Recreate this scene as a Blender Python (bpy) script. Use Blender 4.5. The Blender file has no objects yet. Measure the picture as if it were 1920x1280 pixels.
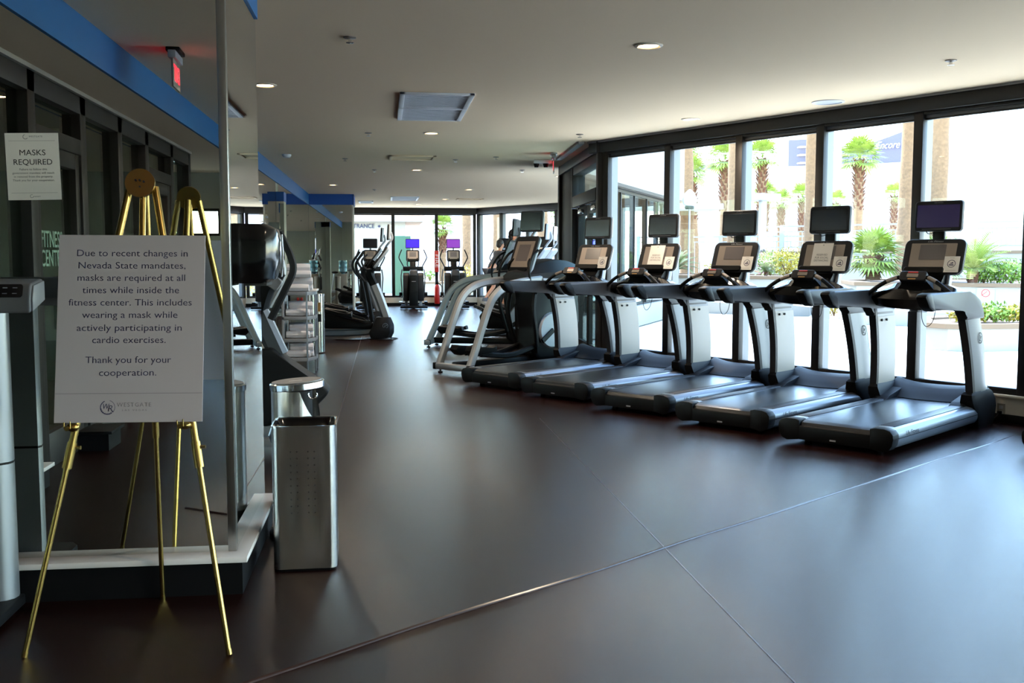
import bpy, bmesh, math, random
from mathutils import Vector, Matrix
SC = bpy.context.scene
COL = SC.collection
random.seed(11)
rad = math.radians
V = Vector
PI = math.pi

# ---------------------------------------------------------------- materials
def lin(h):
    h = h.lstrip('#'); o = []
    for i in (0, 2, 4):
        c = int(h[i:i+2], 16) / 255
        o.append(c / 12.92 if c <= .04045 else ((c + .055) / 1.055) ** 2.4)
    return (o[0], o[1], o[2], 1)

def P(name, col, rough=.5, metal=0, spec=.5, coat=0, emit=None, es=1, var=0, vs=8, bump=0, bs=60, aniso=None, sub=0, trans=0):
    m = bpy.data.materials.new(name); m.use_nodes = True
    nt = m.node_tree; b = nt.nodes['Principled BSDF']
    c = lin(col) if isinstance(col, str) else (*col, 1)
    b.inputs['Base Color'].default_value = c
    b.inputs['Roughness'].default_value = rough
    b.inputs['Metallic'].default_value = metal
    b.inputs['Specular IOR Level'].default_value = spec
    b.inputs['Coat Weight'].default_value = coat
    b.inputs['Coat Roughness'].default_value = .08
    if trans: b.inputs['Transmission Weight'].default_value = trans
    if sub:
        b.inputs['Subsurface Weight'].default_value = sub
    if emit:
        b.inputs['Emission Color'].default_value = lin(emit)
        b.inputs['Emission Strength'].default_value = es
    tc = nt.nodes.new('ShaderNodeTexCoord')
    if var:
        n = nt.nodes.new('ShaderNodeTexNoise'); n.inputs['Scale'].default_value = vs
        n.inputs['Detail'].default_value = 4
        nt.links.new(tc.outputs['Object'], n.inputs['Vector'])
        r = nt.nodes.new('ShaderNodeMapRange')
        r.inputs['To Min'].default_value = 1 - var; r.inputs['To Max'].default_value = 1 + var
        r.inputs['From Min'].default_value = .25; r.inputs['From Max'].default_value = .75
        nt.links.new(n.outputs['Fac'], r.inputs['Value'])
        mx = nt.nodes.new('ShaderNodeVectorMath'); mx.operation = 'SCALE'
        mx.inputs[0].default_value = c[:3]
        nt.links.new(r.outputs[0], mx.inputs['Scale'])
        nt.links.new(mx.outputs[0], b.inputs['Base Color'])
    if bump:
        n = nt.nodes.new('ShaderNodeTexNoise'); n.inputs['Scale'].default_value = bs
        n.inputs['Detail'].default_value = 3
        nt.links.new(tc.outputs['Object'], n.inputs['Vector'])
        if aniso:
            mp = nt.nodes.new('ShaderNodeMapping'); mp.inputs['Scale'].default_value = aniso
            nt.links.new(tc.outputs['Object'], mp.inputs['Vector']); nt.links.new(mp.outputs[0], n.inputs['Vector'])
        bp = nt.nodes.new('ShaderNodeBump'); bp.inputs['Strength'].default_value = bump
        bp.inputs['Distance'].default_value = .004
        nt.links.new(n.outputs['Fac'], bp.inputs['Height'])
        nt.links.new(bp.outputs[0], b.inputs['Normal'])
    return m

def glass(name, tint=(.93, .97, .95), refl=1.0):
    m = bpy.data.materials.new(name); m.use_nodes = True
    nt = m.node_tree; nt.nodes.clear()
    o = nt.nodes.new('ShaderNodeOutputMaterial'); mx = nt.nodes.new('ShaderNodeMixShader')
    t = nt.nodes.new('ShaderNodeBsdfTransparent'); t.inputs[0].default_value = (*tint, 1)
    g = nt.nodes.new('ShaderNodeBsdfGlossy'); g.inputs['Roughness'].default_value = 0.0
    f = nt.nodes.new('ShaderNodeFresnel'); f.inputs[0].default_value = 1.45
    ge = nt.nodes.new('ShaderNodeNewGeometry'); ip = nt.nodes.new('ShaderNodeMapRange')
    ip.inputs['To Min'].default_value = 1.45; ip.inputs['To Max'].default_value = 1/1.45
    nt.links.new(ge.outputs['Backfacing'], ip.inputs['Value']); nt.links.new(ip.outputs[0], f.inputs[0])
    k = nt.nodes.new('ShaderNodeMath'); k.operation = 'MULTIPLY'; k.inputs[1].default_value = refl
    nt.links.new(f.outputs[0], k.inputs[0]); nt.links.new(k.outputs[0], mx.inputs[0])
    nt.links.new(t.outputs[0], mx.inputs[1]); nt.links.new(g.outputs[0], mx.inputs[2])
    nt.links.new(mx.outputs[0], o.inputs[0])
    return m

M = dict(
    floor=P('floor_vinyl', '#1c0b09', .22, spec=.3, var=.10, vs=1.5, bump=.25, bs=900),
    seam=P('floor_weld', '#2c1815', .26),
    groove=P('floor_groove', '#2a1714', .35),
    ceil=P('ceiling_paint', '#f6debe', .9, spec=.2, bump=.25, bs=160),
    wall=P('wall_paint', '#c9c3b6', .8, spec=.2, bump=.1, bs=150),
    sillw=P('sill_paint', '#cfc7ba', .7),
    greige=P('greige_paint', '#8f8f80', .8),
    blue=P('blue_paint', '#04568c', .65),
    dkblue=P('dark_blue_paint', '#064088', .65),
    mirror=P('mirror_silver', (.72, .75, .72), .0, 1),
    bevel=P('mirror_edge', (.42, .43, .42), .28, 1),
    alu=P('brushed_trim', '#b9b4ad', .38, .9, bump=.1, bs=80, aniso=(1, 1, 30)),
    ledge=P('ledge_laminate', '#cdc6c2', .4),
    kick=P('kick_black', '#0a0a0c', .6, spec=.15),
    frame=P('bronze_frame', '#1e1b1a', .5, .1, spec=.3),
    reveal=P('grey_aluminium', '#5b5d64', .45, .3),
    glass=glass('window_glass', refl=.35),
    dglass=glass('door_glass', (.82, .92, .86), 1.3),
    black=P('black_plastic', '#070708', .5, spec=.14),
    gloss=P('gloss_black', '#08080a', .14, spec=.4, coat=.25),
    rubber=P('black_rubber', '#0c0c0e', .65, spec=.2),
    dgrey=P('dark_grey_plastic', '#1e1e21', .5, spec=.2, bump=.05, bs=300),
    mgrey=P('grey_plastic', '#232428', .48, spec=.3),
    lgrey=P('light_grey_plastic', '#909297', .42),
    silver=P('silver_paint', '#4e5258', .38, .5),
    rail=P('rail_silver', '#6c7178', .36, .6),
    fsilver=P('frame_silver', '#8f9092', .42, .55),
    panel=P('panel_white', '#827b72', .45),
    taupe=P('taupe_plate', '#857a72', .42, .3),
    belt=P('belt', '#181b20', .3, bump=.1, bs=500),
    hood=P('hood_plastic', '#121317', .6, spec=.18),
    screen=P('screen_off', '#16161c', .18, coat=.3),
    screenp=P('screen_purple', '#120b22', .2, emit='#2a1650', es=.10),
    scr_blue=P('screen_blue', '#10103a', .3, emit='#3a1cff', es=.45),
    scr_mag=P('screen_magenta', '#2a1030', .3, emit='#a040d8', es=.22),
    lcd=P('console_screen', '#5b5556', .3),
    paper=P('paper', '#e2deda', .75, spec=.2),
    board=P('foam_board', '#a9a3a8', .7, spec=.2),
    ink=P('navy_ink', '#23244a', .7),
    inkk=P('black_ink', '#18181c', .7),
    inkg=P('grey_ink', '#6c6a6e', .7),
    white=P('white_print', '#e8e8ea', .6),
    brass=P('brass', '#a88b4e', .26, 1, bump=.05, bs=200),
    steel=P('brushed_steel', '#b8b4b0', .24, 1, bump=.06, bs=60, aniso=(1, 1, .02)),
    hole=P('hole_black', '#050505', .8),
    chrome=P('chrome', '#d8d8da', .12, 1),
    scale=P('satin_aluminium', '#8d9094', .42, .6),
    red=P('signal_red', '#b01c14', .4),
    redp=P('red_label', '#c03028', .5),
    exit=P('exit_red', '#7a0a10', .4, emit='#ff2838', es=1.0),
    lamp=P('lamp_glow', '#fff0d0', .5, emit='#ffd9a0', es=14),
    lampt=P('lamp_trim', '#d8cdbd', .5),
    vent=P('vent_white', '#dfe2e8', .45),
    ventg=P('vent_grille', '#d0d4dc', .5, 0),
    towel=P('towel', '#cdcad0', .95, bump=.5, bs=200),
    jug=P('jug_blue', '#6fa0b4', .15, trans=.5),
    shelf=P('shelf_grey', '#76777c', .45),
    skin=P('skin', '#b98468', .55, sub=.05),
    shirt=P('dark_tee', '#3c3f47', .85),
    shorts=P('navy_shorts', '#22242e', .85),
    hair=P('dark_hair', '#1c1513', .6),
    pink=P('pink_top', '#c98f96', .8),
    shoe=P('shoe_grey', '#55575c', .7),
    patio=P('patio_stone', '#d6cec2', .8, var=.06, vs=.6),
    stucco=P('stucco', '#8d8981', .9, bump=.2, bs=60),
    cap=P('planter_cap', '#69543f', .8),
    soil=P('soil', '#6a5444', .95),
    trunk=P('palm_trunk', '#75593f', .95, var=.25, vs=14, bump=.9, bs=26),
    boot=P('palm_boots', '#55321e', .95, var=.35, vs=20, bump=1, bs=30),
    frond=P('frond', '#7f8f36', .55, var=.2, vs=5),
    frond2=P('frond_dark', '#56682f', .55, var=.2, vs=5),
    yel=P('yellow_leaf', '#9a8a24', .6, var=.2, vs=9),
    leaf=P('leaf', '#6c8a2a', .6, var=.25, vs=9),
    rail_w=P('white_metal', '#8a8d92', .5),
    enc=P('bronze_glass', '#453f50', .45),
    encb=P('pale_band', '#c9c6d0', .6),
    tile=P('roof_tile', '#7a5a3c', .85, var=.2, vs=6),
    green=P('green_box', '#2f4c35', .7),
    lobby=P('lobby_wall', '#4a4a40', .8),
    lobbyf=P('lobby_floor', '#3b332c', .4),
    gold=P('gold_glow', '#c99a40', .4, emit='#ffc860', es=5),
    cond=P('wood_tan', '#a37b45', .6),
)

# ---------------------------------------------------------------- mesh kit
def catmull(pts, n=6):
    pts = [V(p) for p in pts]; out = []
    for i in range(len(pts) - 1):
        p0 = pts[i-1] if i else pts[0]*2 - pts[1]
        p1, p2 = pts[i], pts[i+1]
        p3 = pts[i+2] if i + 2 < len(pts) else pts[-1]*2 - pts[-2]
        for k in range(n):
            t = k / n
            out.append(.5*((2*p1) + (p2-p0)*t + (2*p0-5*p1+4*p2-p3)*t*t + (3*p1-p0-3*p2+p3)*t**3))
    out.append(pts[-1]); return out

class MB:
    def __init__(s): s.bm = bmesh.new()
    def _v(s, pts): return [s.bm.verts.new(p) for p in pts]
    def box(s, x0, x1, y0, y1, z0, z1, bev=0, seg=2, mtx=None):
        r = bmesh.ops.create_cube(s.bm, size=1)
        vs = r['verts']
        T = Matrix.Translation(((x0+x1)/2, (y0+y1)/2, (z0+z1)/2)) @ Matrix.Diagonal((x1-x0, y1-y0, z1-z0, 1))
        bmesh.ops.transform(s.bm, matrix=(mtx @ T) if mtx else T, verts=vs)
        if bev:
            es = list({e for v in vs for e in v.link_edges})
            bmesh.ops.bevel(s.bm, geom=es, offset=bev, segments=seg, profile=.5, affect='EDGES', clamp_overlap=True)
        return s
    def loft(s, secs, cap=True, closed=False):
        rings = [s._v(q) for q in secs]; n = len(rings[0])
        R = rings + ([rings[0]] if closed else [])
        for a, b in zip(R, R[1:]):
            for i in range(n):
                j = (i+1) % n
                s.bm.faces.new((a[i], a[j], b[j], b[i]))
        if cap and not closed:
            s.bm.faces.new(rings[0][::-1]); s.bm.faces.new(rings[-1])
        return s
    def prism(s, poly, ax, a0, a1, bev=0, seg=2, mtx=None):
        def mk(u, w, a):
            return {'x': (a, u, w), 'y': (u, a, w), 'z': (u, w, a)}[ax]
        A = s._v([mk(u, w, a0) for u, w in poly]); B = s._v([mk(u, w, a1) for u, w in poly])
        n = len(poly); fs = [s.bm.faces.new(A[::-1]), s.bm.faces.new(B)]
        for i in range(n):
            j = (i+1) % n; fs.append(s.bm.faces.new((A[i], A[j], B[j], B[i])))
        if mtx: bmesh.ops.transform(s.bm, matrix=mtx, verts=A+B)
        if bev:
            es = list({e for v in A+B for e in v.link_edges})
            bmesh.ops.bevel(s.bm, geom=es, offset=bev, segments=seg, profile=.5, affect='EDGES', clamp_overlap=True)
        return s
    def tube(s, pts, r, seg=10, sm=0, flat=1.0, up=None, cap=True):
        pts = catmull(pts, sm) if sm else [V(p) for p in pts]
        n = len(pts); rs = r if isinstance(r, (list, tuple)) else [r]*n
        if len(rs) != n:
            rs = [rs[0] + (rs[-1]-rs[0])*i/(n-1) for i in range(n)] if len(rs) == 2 else [rs[min(len(rs)-1, int(i*len(rs)/n))] for i in range(n)]
        secs = []; u = V(up) if up else None
        for i in range(n):
            t = (pts[min(i+1, n-1)] - pts[max(i-1, 0)]).normalized()
            if u is None: u = t.orthogonal()
            a = (u - t*u.dot(t)).normalized(); b = t.cross(a); u = a
            secs.append([pts[i] + (a*math.cos(2*PI*k/seg)*flat + b*math.sin(2*PI*k/seg))*rs[i] for k in range(seg)])
        return s.loft(secs, cap)
    def bar(s, pts, w, h, up=(0, 0, 1), sm=0):
        """rectangular section sweep with chamfered corners; w across, h along up"""
        pts = catmull(pts, sm) if sm else [V(p) for p in pts]
        n = len(pts); secs = []; u = V(up)
        c = .22
        prof = [(-.5, -.5+c), (-.5, .5-c), (-.5+c, .5), (.5-c, .5), (.5, .5-c), (.5, -.5+c), (.5-c, -.5), (-.5+c, -.5)]
        for i in range(n):
            t = (pts[min(i+1, n-1)] - pts[max(i-1, 0)]).normalized()
            a = (u - t*u.dot(t)).normalized(); b = t.cross(a); u = a
            secs.append([pts[i] + b*p*w + a*q*h for p, q in prof])
        return s.loft(secs)
    def cyl(s, p0, p1, r0, r1=None, seg=16):
        return s.tube([p0, p1], [r0, r0 if r1 is None else r1], seg)
    def lathe(s, prof, seg=24, c=(0, 0, 0), cap=True):
        return s.loft([[(c[0]+r*math.cos(2*PI*k/seg), c[1]+r*math.sin(2*PI*k/seg), c[2]+z) for k in range(seg)] for r, z in prof], cap)
    def ball(s, c, r, seg=12, sc=(1, 1, 1)):
        q = bmesh.ops.create_uvsphere(s.bm, u_segments=seg, v_segments=max(6, seg//2+2), radius=r)
        bmesh.ops.transform(s.bm, matrix=Matrix.Translation(c) @ Matrix.Diagonal((*sc, 1)), verts=q['verts'])
        return s
    def quad(s, *p):
        s.bm.faces.new(s._v(p)); return s
    def rrect(s, w, h, t0, t1, r, mtx, seg=5, inset=0):
        """rounded rectangle slab in local xy, thickness along local z"""
        pl = []
        for cx, cy, a0 in ((w/2-r, h/2-r, 0), (-w/2+r, h/2-r, 90), (-w/2+r, -h/2+r, 180), (w/2-r, -h/2+r, 270)):
            for k in range(seg+1):
                a = rad(a0 + 90*k/seg); pl.append((cx + r*math.cos(a), cy + r*math.sin(a)))
        def sec(z, k): return [mtx @ V((x*(1-2*k/w), y*(1-2*k/h), z)) for x, y in pl]
        e = min(abs(t1-t0)*.25, .006)
        return s.loft([sec(t0, e+inset), sec(t0+e, inset), sec(t1-e, 0), sec(t1, e)])

def obj(name, mb, mat, parent=None, mtx=None, ang=35, smooth=True):
    me = bpy.data.meshes.new(name)
    bmesh.ops.recalc_face_normals(mb.bm, faces=mb.bm.faces)
    mb.bm.to_mesh(me); mb.bm.free()
    me.materials.append(M[mat] if isinstance(mat, str) else mat)
    if smooth:
        me.shade_smooth(); me.set_sharp_from_angle(angle=rad(ang))
    o = bpy.data.objects.new(name, me); COL.objects.link(o)
    if parent: o.parent = parent
    if mtx is not None: o.matrix_local = mtx
    return o

def tag(o, label=None, cat=None, group=None, kind=None):
    for k, v in (('label', label), ('category', cat), ('group', group), ('kind', kind)):
        if v: o[k] = v
    return o

def thing(name, label, cat, loc=(0, 0, 0), rz=0, group=None):
    o = bpy.data.objects.new(name, None); COL.objects.link(o)
    o.empty_display_size = .1
    o.location = loc; o.rotation_euler = (0, 0, rad(rz))
    return tag(o, label, cat, group)

def struct(name, mb, mat, label=None, parent=None, mtx=None, **k):
    o = obj(name, mb, mat, parent, mtx, **k)
    if parent is None:
        tag(o, label or name.replace('_', ' '), 'structure' if False else name.split('_')[0], kind='structure')
    return o

def kids(o): return [c for c in bpy.data.objects if c.parent == o]
def copy_tree(o, parent=None):
    c = o.copy(); COL.objects.link(c)
    if parent: c.parent = parent
    for ch in kids(o): copy_tree(ch, c)
    return c

def fr(o, right, up):
    r = V(right).normalized(); u = V(up); u = (u - r*u.dot(r)).normalized(); n = r.cross(u)
    m = Matrix((r, u, n)).transposed().to_4x4(); m.translation = V(o)
    return m

def text(name, body, h, mat, parent, mtx, w=None, align='CENTER', shear=0, spacing=1, ext=.0006, line=1.0, bold=0):
    cu = bpy.data.curves.new(name, 'FONT'); cu.body = body; cu.size = 1
    cu.align_x = align; cu.align_y = 'CENTER'; cu.resolution_u = 3; cu.shear = shear
    cu.space_character = spacing; cu.space_line = line; cu.offset = bold
    t = bpy.data.objects.new(name, cu); COL.objects.link(t)
    dg = bpy.context.evaluated_depsgraph_get(); dg.update()
    me = bpy.data.meshes.new_from_object(t.evaluated_get(dg))
    bpy.data.objects.remove(t); bpy.data.curves.remove(cu)
    xs = [v.co.x for v in me.vertices]; ww = max(xs) - min(xs)
    sx = h if w is None else w / ww
    me.transform(Matrix.Diagonal((sx, h, 1, 1)))
    bm = bmesh.new(); bm.from_mesh(me)
    r = bmesh.ops.extrude_face_region(bm, geom=bm.faces[:])
    bmesh.ops.translate(bm, vec=(0, 0, ext), verts=[v for v in r['geom'] if isinstance(v, bmesh.types.BMVert)])
    bm.to_mesh(me); bm.free()
    me.materials.clear(); me.materials.append(M[mat])
    me.name = name
    o = bpy.data.objects.new(name, me); COL.objects.link(o)
    if parent: o.parent = parent
    o.matrix_local = mtx
    return o
# ---------------------------------------------------------------- plan of the room (metres; X right, Y down the corridor)
A = V((2.89, 13.44)); DW = V((.4843, -.8749))
B = A + DW*13.0
C = V((3.05, 17.3)); D = V((7.05, 25.13)); P1 = V((2.9, 32.0))
HC = 3.05
room = [(-6.5, -10), (B.x, -10), tuple(B), tuple(A), tuple(C), tuple(D), tuple(P1), (-2.6, 32.0), (-2.6, -3.7), (-6.5, -3.7)]
struct('floor', MB().prism(room, 'z', -.06, 0), 'floor', 'dark brown vinyl floor of the gym', smooth=False)
struct('ceiling', MB().prism(room, 'z', HC, HC+.3), 'ceil', 'pale plaster ceiling', smooth=False)

def bow(p0, p1, r, wob):                               # welded seam: a low rounded ridge, slightly uneven
    p0, p1 = V(p0), V(p1); n = 60; pts = []
    for i in range(n+1):
        t = i/n; q = p0.lerp(p1, t)
        pts.append((q.x + wob*math.sin(t*23), q.y + wob*math.sin(t*31+1), -.35*r*(1.7-t)))
    return MB().tube(pts, [r*1.7, r*.7], 8)
struct('trim_1', bow((-1.2, 3.05, 0), (5.3, 7.91, 0), .0085, .008), 'seam', 'raised diagonal weld seam in the floor')
struct('trim_2', MB().box(1.424, 1.430, 2.2, 9.3, -.01, .0012), 'groove', 'straight joint line in the floor')
struct('trim_3', MB().box(-.452, -.446, 5.9, 24, -.01, .0012), 'groove', 'joint line along the left aisle floor')

# left main wall, near and far mirrored columns
WX = -1.85
struct('wall_left', MB().box(-2.6, WX, 5.75, 32, 0, HC), 'greige', 'left wall behind the mirrors')
struct('wall_column_near', MB().box(-2.6, -.70, 4.64, 5.75, 0, HC), 'greige', 'mirrored column beside the easel')
struct('wall_column_far', MB().box(WX, -.76, 25.35, 26.4, 0, HC), 'greige', 'mirrored column at the far end')
struct('wall_pilaster', MB().box(WX, -1.70, 17.8, 18.2, 0, 2.62), 'greige', 'slim mirrored pilaster on the left wall')
def mirror(n, label, x0, x1, y0, y1, z0, z1, group=None):
    o = obj('mirror_panel', MB().box(x0, x1, y0, y1, z0, z1), 'mirror', smooth=False)
    return tag(o, label, 'mirror', group)
mirror(1, 'large wall mirror behind the easel on the front of the near column', -2.46, -.715, 4.622, 4.64, .175, 2.79)
mirror(2, 'tall narrow mirror on the side of the near column behind the black dispenser', -.70, -.682, 4.66, 5.74, .175, 2.79)
mirror(3, 'long mirror wall running down the left side beneath the blue band', WX, WX+.018, 5.78, 17.78, .12, 2.79)
mirror(4, 'long mirror wall beyond the slim pilaster on the left side', WX, WX+.018, 18.22, 25.33, .12, 2.79)
mirror(5, 'mirror facing the camera on the far column under the dark blue band', WX+.02, -.78, 25.332, 25.35, .12, 2.79)
mirror(6, 'narrow mirror strip on the face of the slim pilaster', WX+.02, -1.70, 17.785, 17.80, .12, 2.46)
mb = MB().box(-.716, -.678, 4.618, 4.662, .175, 2.79, .004)
struct('trim_4', mb, 'bevel', 'metal corner trim of the near mirror')
struct('trim_5', MB().box(-.79, -.75, 25.325, 25.36, 0, 2.79), 'alu', 'metal corner trim of the far column')
# ledges and kicks of the near column
struct('trim_6', MB().prism([(-2.46, 4.52), (-.62, 4.52), (-.62, 5.76), (-.70, 5.76), (-.70, 4.64), (-2.46, 4.64)], 'z', .15, .176, .003), 'ledge', 'pale ledge under the near mirrors')
struct('baseboard_column', MB().prism([(-2.46, 4.545), (-.645, 4.545), (-.645, 5.76), (-.70, 5.76), (-.70, 4.64), (-2.46, 4.64)], 'z', 0, .15), 'kick', 'black kick plate under the near mirrors', smooth=False)
struct('baseboard_left', MB().box(WX, WX+.03, 5.78, 25.33, 0, .12), 'kick', 'black base along the left mirrors')
# blue bands
struct('trim_7', MB().box(-.70, -.672, 4.60, 5.76, 2.79, HC), 'blue', 'blue band over the near side mirror')
struct('trim_8', MB().box(-2.0, -.672, 4.60, 4.64, 2.79, HC), 'blue', 'blue band over the near front mirror')
struct('trim_9', MB().box(WX, WX+.03, 5.76, 25.35, 2.79, HC), 'blue', 'blue band along the left wall')
struct('trim_10', MB().box(WX+.02, -.74, 25.31, 25.35, 2.79, HC), 'dkblue', 'dark blue band over the far column')
struct('trim_11', MB().box(-.76, -.735, 25.31, 26.4, 2.79, HC), 'dkblue', 'blue band round the far column side')
struct('trim_12', MB().box(WX+.02, -1.695, 17.77, 18.2, 2.46, 2.62), 'dkblue', 'dark blue cap of the slim pilaster')

# entrance storefront on the left (seen in the near mirror)
SX = -2.40
struct('wall_soffit', MB().box(-2.6, -1.94, -3.7, 4.62, 2.79, HC), 'ceil', 'lowered soffit over the entrance')
struct('trim_13', MB().box(-1.94, -1.915, -3.7, 4.62, 2.79, HC), 'blue', 'blue band along the entrance soffit')
struct('trim_14', MB().box(-2.36, -2.33, -3.7, 4.6, 2.76, 2.79), 'alu', 'bright strip over the storefront')
ys = [4.6, 3.4, 1.93, .74, -.4, -1.45, -2.66, -3.7]
mb = MB()
for y in ys: mb.box(SX-.12, SX+.04, y-.075, y+.075, 0, 2.78, .006)
mb.box(SX-.12, SX+.04, -3.7, 4.6, 2.62, 2.78, .006)
mb.box(SX-.12, SX+.04, -3.7, 1.0, 0, .12, .006)
so = struct('wall_storefront', mb, 'frame', 'dark framed glass storefront of the entrance')
for i, (a, b) in enumerate(zip(ys, ys[1:])):
    if i in (2, 5): continue
    obj('glass_pane', MB().box(SX-.04, SX-.03, b+.075, a-.075, .12, 2.62), 'dglass', so)
for k, (a, b, n) in enumerate(((1.93, .74, 2), (-1.45, -2.66, 3))):
    mb = MB().box(SX-.1, SX+.02, b+.075, b+.175, 0, 2.3, .005).box(SX-.1, SX+.02, a-.175, a-.075, 0, 2.3, .005)
    mb.box(SX-.1, SX+.02, b+.175, a-.175, 0, .25, .005).box(SX-.1, SX+.02, b+.175, a-.175, 2.18, 2.3, .005)
    mb.box(SX-.12, SX+.04, b+.075, a-.075, 2.3, 2.42, .006)
    d = struct('door_%d' % n, mb, 'frame', 'glass entrance door in the storefront')
    obj('glass_pane', MB().box(SX-.04, SX-.03, b+.175, a-.175, .25, 2.18), 'dglass', d)
    obj('glass_pane', MB().box(SX-.04, SX-.03, b+.075, a-.075, 2.42, 2.62), 'dglass', d)
    obj('handle', MB().tube([(SX+.02, b+.26, .95), (SX+.08, b+.26, .95), (SX+.08, b+.26, 1.35), (SX+.02, b+.26, 1.35)], .014, 8), 'black', d)
    if n == 2:
        m = fr((SX-.046, 1.325, 1.56), (0, -1, 0), (0, 0, 1))
        text('lettering', 'FITNESS\nCENTER', .17, 'white', d, m, w=.52, line=.82, bold=.01)
# plinths by the entrance
struct('trim_15', MB().box(-2.46, -2.18, 2.3, 4.5, .13, .155, .004), 'ledge', 'pale ledge along the entrance plinth')
struct('baseboard_entrance', MB().box(-2.46, -2.21, 2.32, 4.5, 0, .13), 'kick', 'black plinth beside the entrance')
struct('trim_16', MB().box(-2.46, -2.12, .72, 1.12, .13, .155, .004).box(-2.46, -2.15, .74, 1.10, 0, .13), 'kick', 'black plinth between the entrance doors')
# lobby beyond the storefront
struct('wall_lobby', MB().box(-7, -6.8, -3.7, 6, 0, 3.2), 'lobby', 'lobby wall beyond the entrance', smooth=False)
struct('floor_lobby', MB().box(-7, -2.62, -3.7, 6, -.06, 0), 'lobbyf', 'lobby floor', smooth=False)
struct('ceiling_lobby', MB().box(-7, -2.6, -3.7, 6, 3.05, 3.2), 'lobby', 'lobby ceiling', smooth=False)
struct('wall_lobby_end', MB().box(-7, -2.6, 6, 6.2, 0, 3.2).box(-6.6, -2.62, -3.8, -3.7, 0, 3.2), 'lobby', 'lobby end walls', smooth=False)
# rear of the room behind the camera
struct('wall_back', MB().box(-6.7, B.x+.2, -10.2, -10, 0, 1.9).box(-6.7, B.x+.2, -10.2, -10, 2.4, HC).box(-6.7, -4.1, -10.2, -10, 1.9, 2.4).box(-3.0, B.x+.2, -10.2, -10, 1.9, 2.4), 'greige', 'rear wall behind the viewer', smooth=False)
struct('wall_left_rear', MB().box(-6.7, -6.5, -10, -3.7, 0, HC), 'greige', 'rear left wall', smooth=False)
mb = MB()
for x in (-4.1, -3.55, -3.0): mb.box(x-.03, x+.03, -10.15, -10.02, 1.9, 2.4)
mb.box(-4.1, -3, -10.15, -10.02, 1.9, 1.95).box(-4.1, -3, -10.15, -10.02, 2.35, 2.4)
w = struct('window_30', mb, 'frame', 'rear window reflected in the mirror')
obj('glass_pane', MB().box(-4.1, -3.0, -10.09, -10.08, 1.9, 2.4), 'glass', w)

# window walls: local x along the wall, y outward, z up
WN = [0]
def wall_frame(p0, p1):
    p0, p1 = V(p0), V(p1); d = (p1-p0).normalized()
    m = Matrix(((d.x, -d.y, 0, p0.x), (d.y, d.x, 0, p0.y), (0, 0, 1, 0), (0, 0, 0, 1)))
    return m, (p1-p0).length
def window_wall(p0, p1, edges, label, z0=.26, z1=2.9, mw=.1, rm='reveal', dep=.17):
    m, L = wall_frame(p0, p1)
    for k, (a, b) in enumerate(zip(edges, edges[1:])):
        WN[0] += 1
        mb = MB().box(a-mw/2, a+mw/2, -.02, .055, z0, z1, .004).box(a+mw/2, b-mw/2, -.015, .05, z0, z0+.06, .004)
        mb.box(a+mw/2, b-mw/2, -.015, .05, z1-.03, z1, .003).box(a+mw/2, b-mw/2, .02, .06, z1-.078, z1-.06, .002)
        if k == len(edges)-2: mb.box(b-mw/2, b+mw/2, -.02, .055, z0, z1, .004)
        w = struct('window_%d' % WN[0], mb, 'frame', label, mtx=m)
        rv = MB().box(a-mw/2+.012, a+mw/2-.012, .055, dep, z0, z1).box(a+mw/2-.012, b-mw/2+.012, .05, dep, z0, z0+.035).box(a+mw/2, b-mw/2, .03, .075, z1-.06, z1-.03).box(a+mw/2-.012, b-mw/2+.012, .075, dep, z1-.06, z1)
        if k == len(edges)-2: rv.box(b-mw/2+.012, b+mw/2-.012, .055, dep, z0, z1)
        obj('frame_reveal', rv, rm, w, smooth=False)
        obj('glass_pane', MB().box(a+mw/2-.02, b-mw/2+.02, .075, .085, z0+.03, z1-.03), 'glass', w)
    return m, L
mr, Lr = window_wall((B.x, B.y), (B.x, -10), [.1 + 1.17*i for i in range(11)], 'added unseen window of the rear right wall, lets in daylight')  # unseen windows, added to bring in daylight from behind the camera
struct('wall_right_rear', MB().box(0, Lr, -.01, .2, 0, .26).box(0, Lr, -.03, .18, 2.9, HC), 'sillw', 'low wall and header of the added rear right windows', mtx=mr, smooth=False)
TN = [20]
def tn(): TN[0] += 1; return 'trim_%d' % TN[0]
# main window wall on the right
ml, L = window_wall(A, B, [.1, 1.25, 2.4, 3.515, 4.655, 5.76, 6.9, 8.05, 9.2, 10.35, 11.5, 12.9], 'tall window of the right window wall')
struct('trim_17', MB().box(-.2, L+.01, -.06, .18, 2.9, HC, .004), 'frame', 'dark header over the right windows', mtx=ml)
struct('trim_18', MB().box(-.2, L-.0, -.085, -.06, HC-.022, HC), 'lgrey', 'pale shadow gap strip along the ceiling edge', mtx=ml)
struct('wall_right', MB().box(-.2, L+.05, -.01, .2, 0, .26), 'sillw', 'low wall under the right windows', mtx=ml, smooth=False)
struct('trim_19', MB().box(-.2, L+.02, -.05, .0, .235, .26, .004), 'sillw', 'pale sill under the right windows', mtx=ml)
struct('baseboard_right', MB().box(-.2, L+.02, -.025, -.01, 0, .08, .003), 'kick', 'black base under the right windows', mtx=ml)
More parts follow.
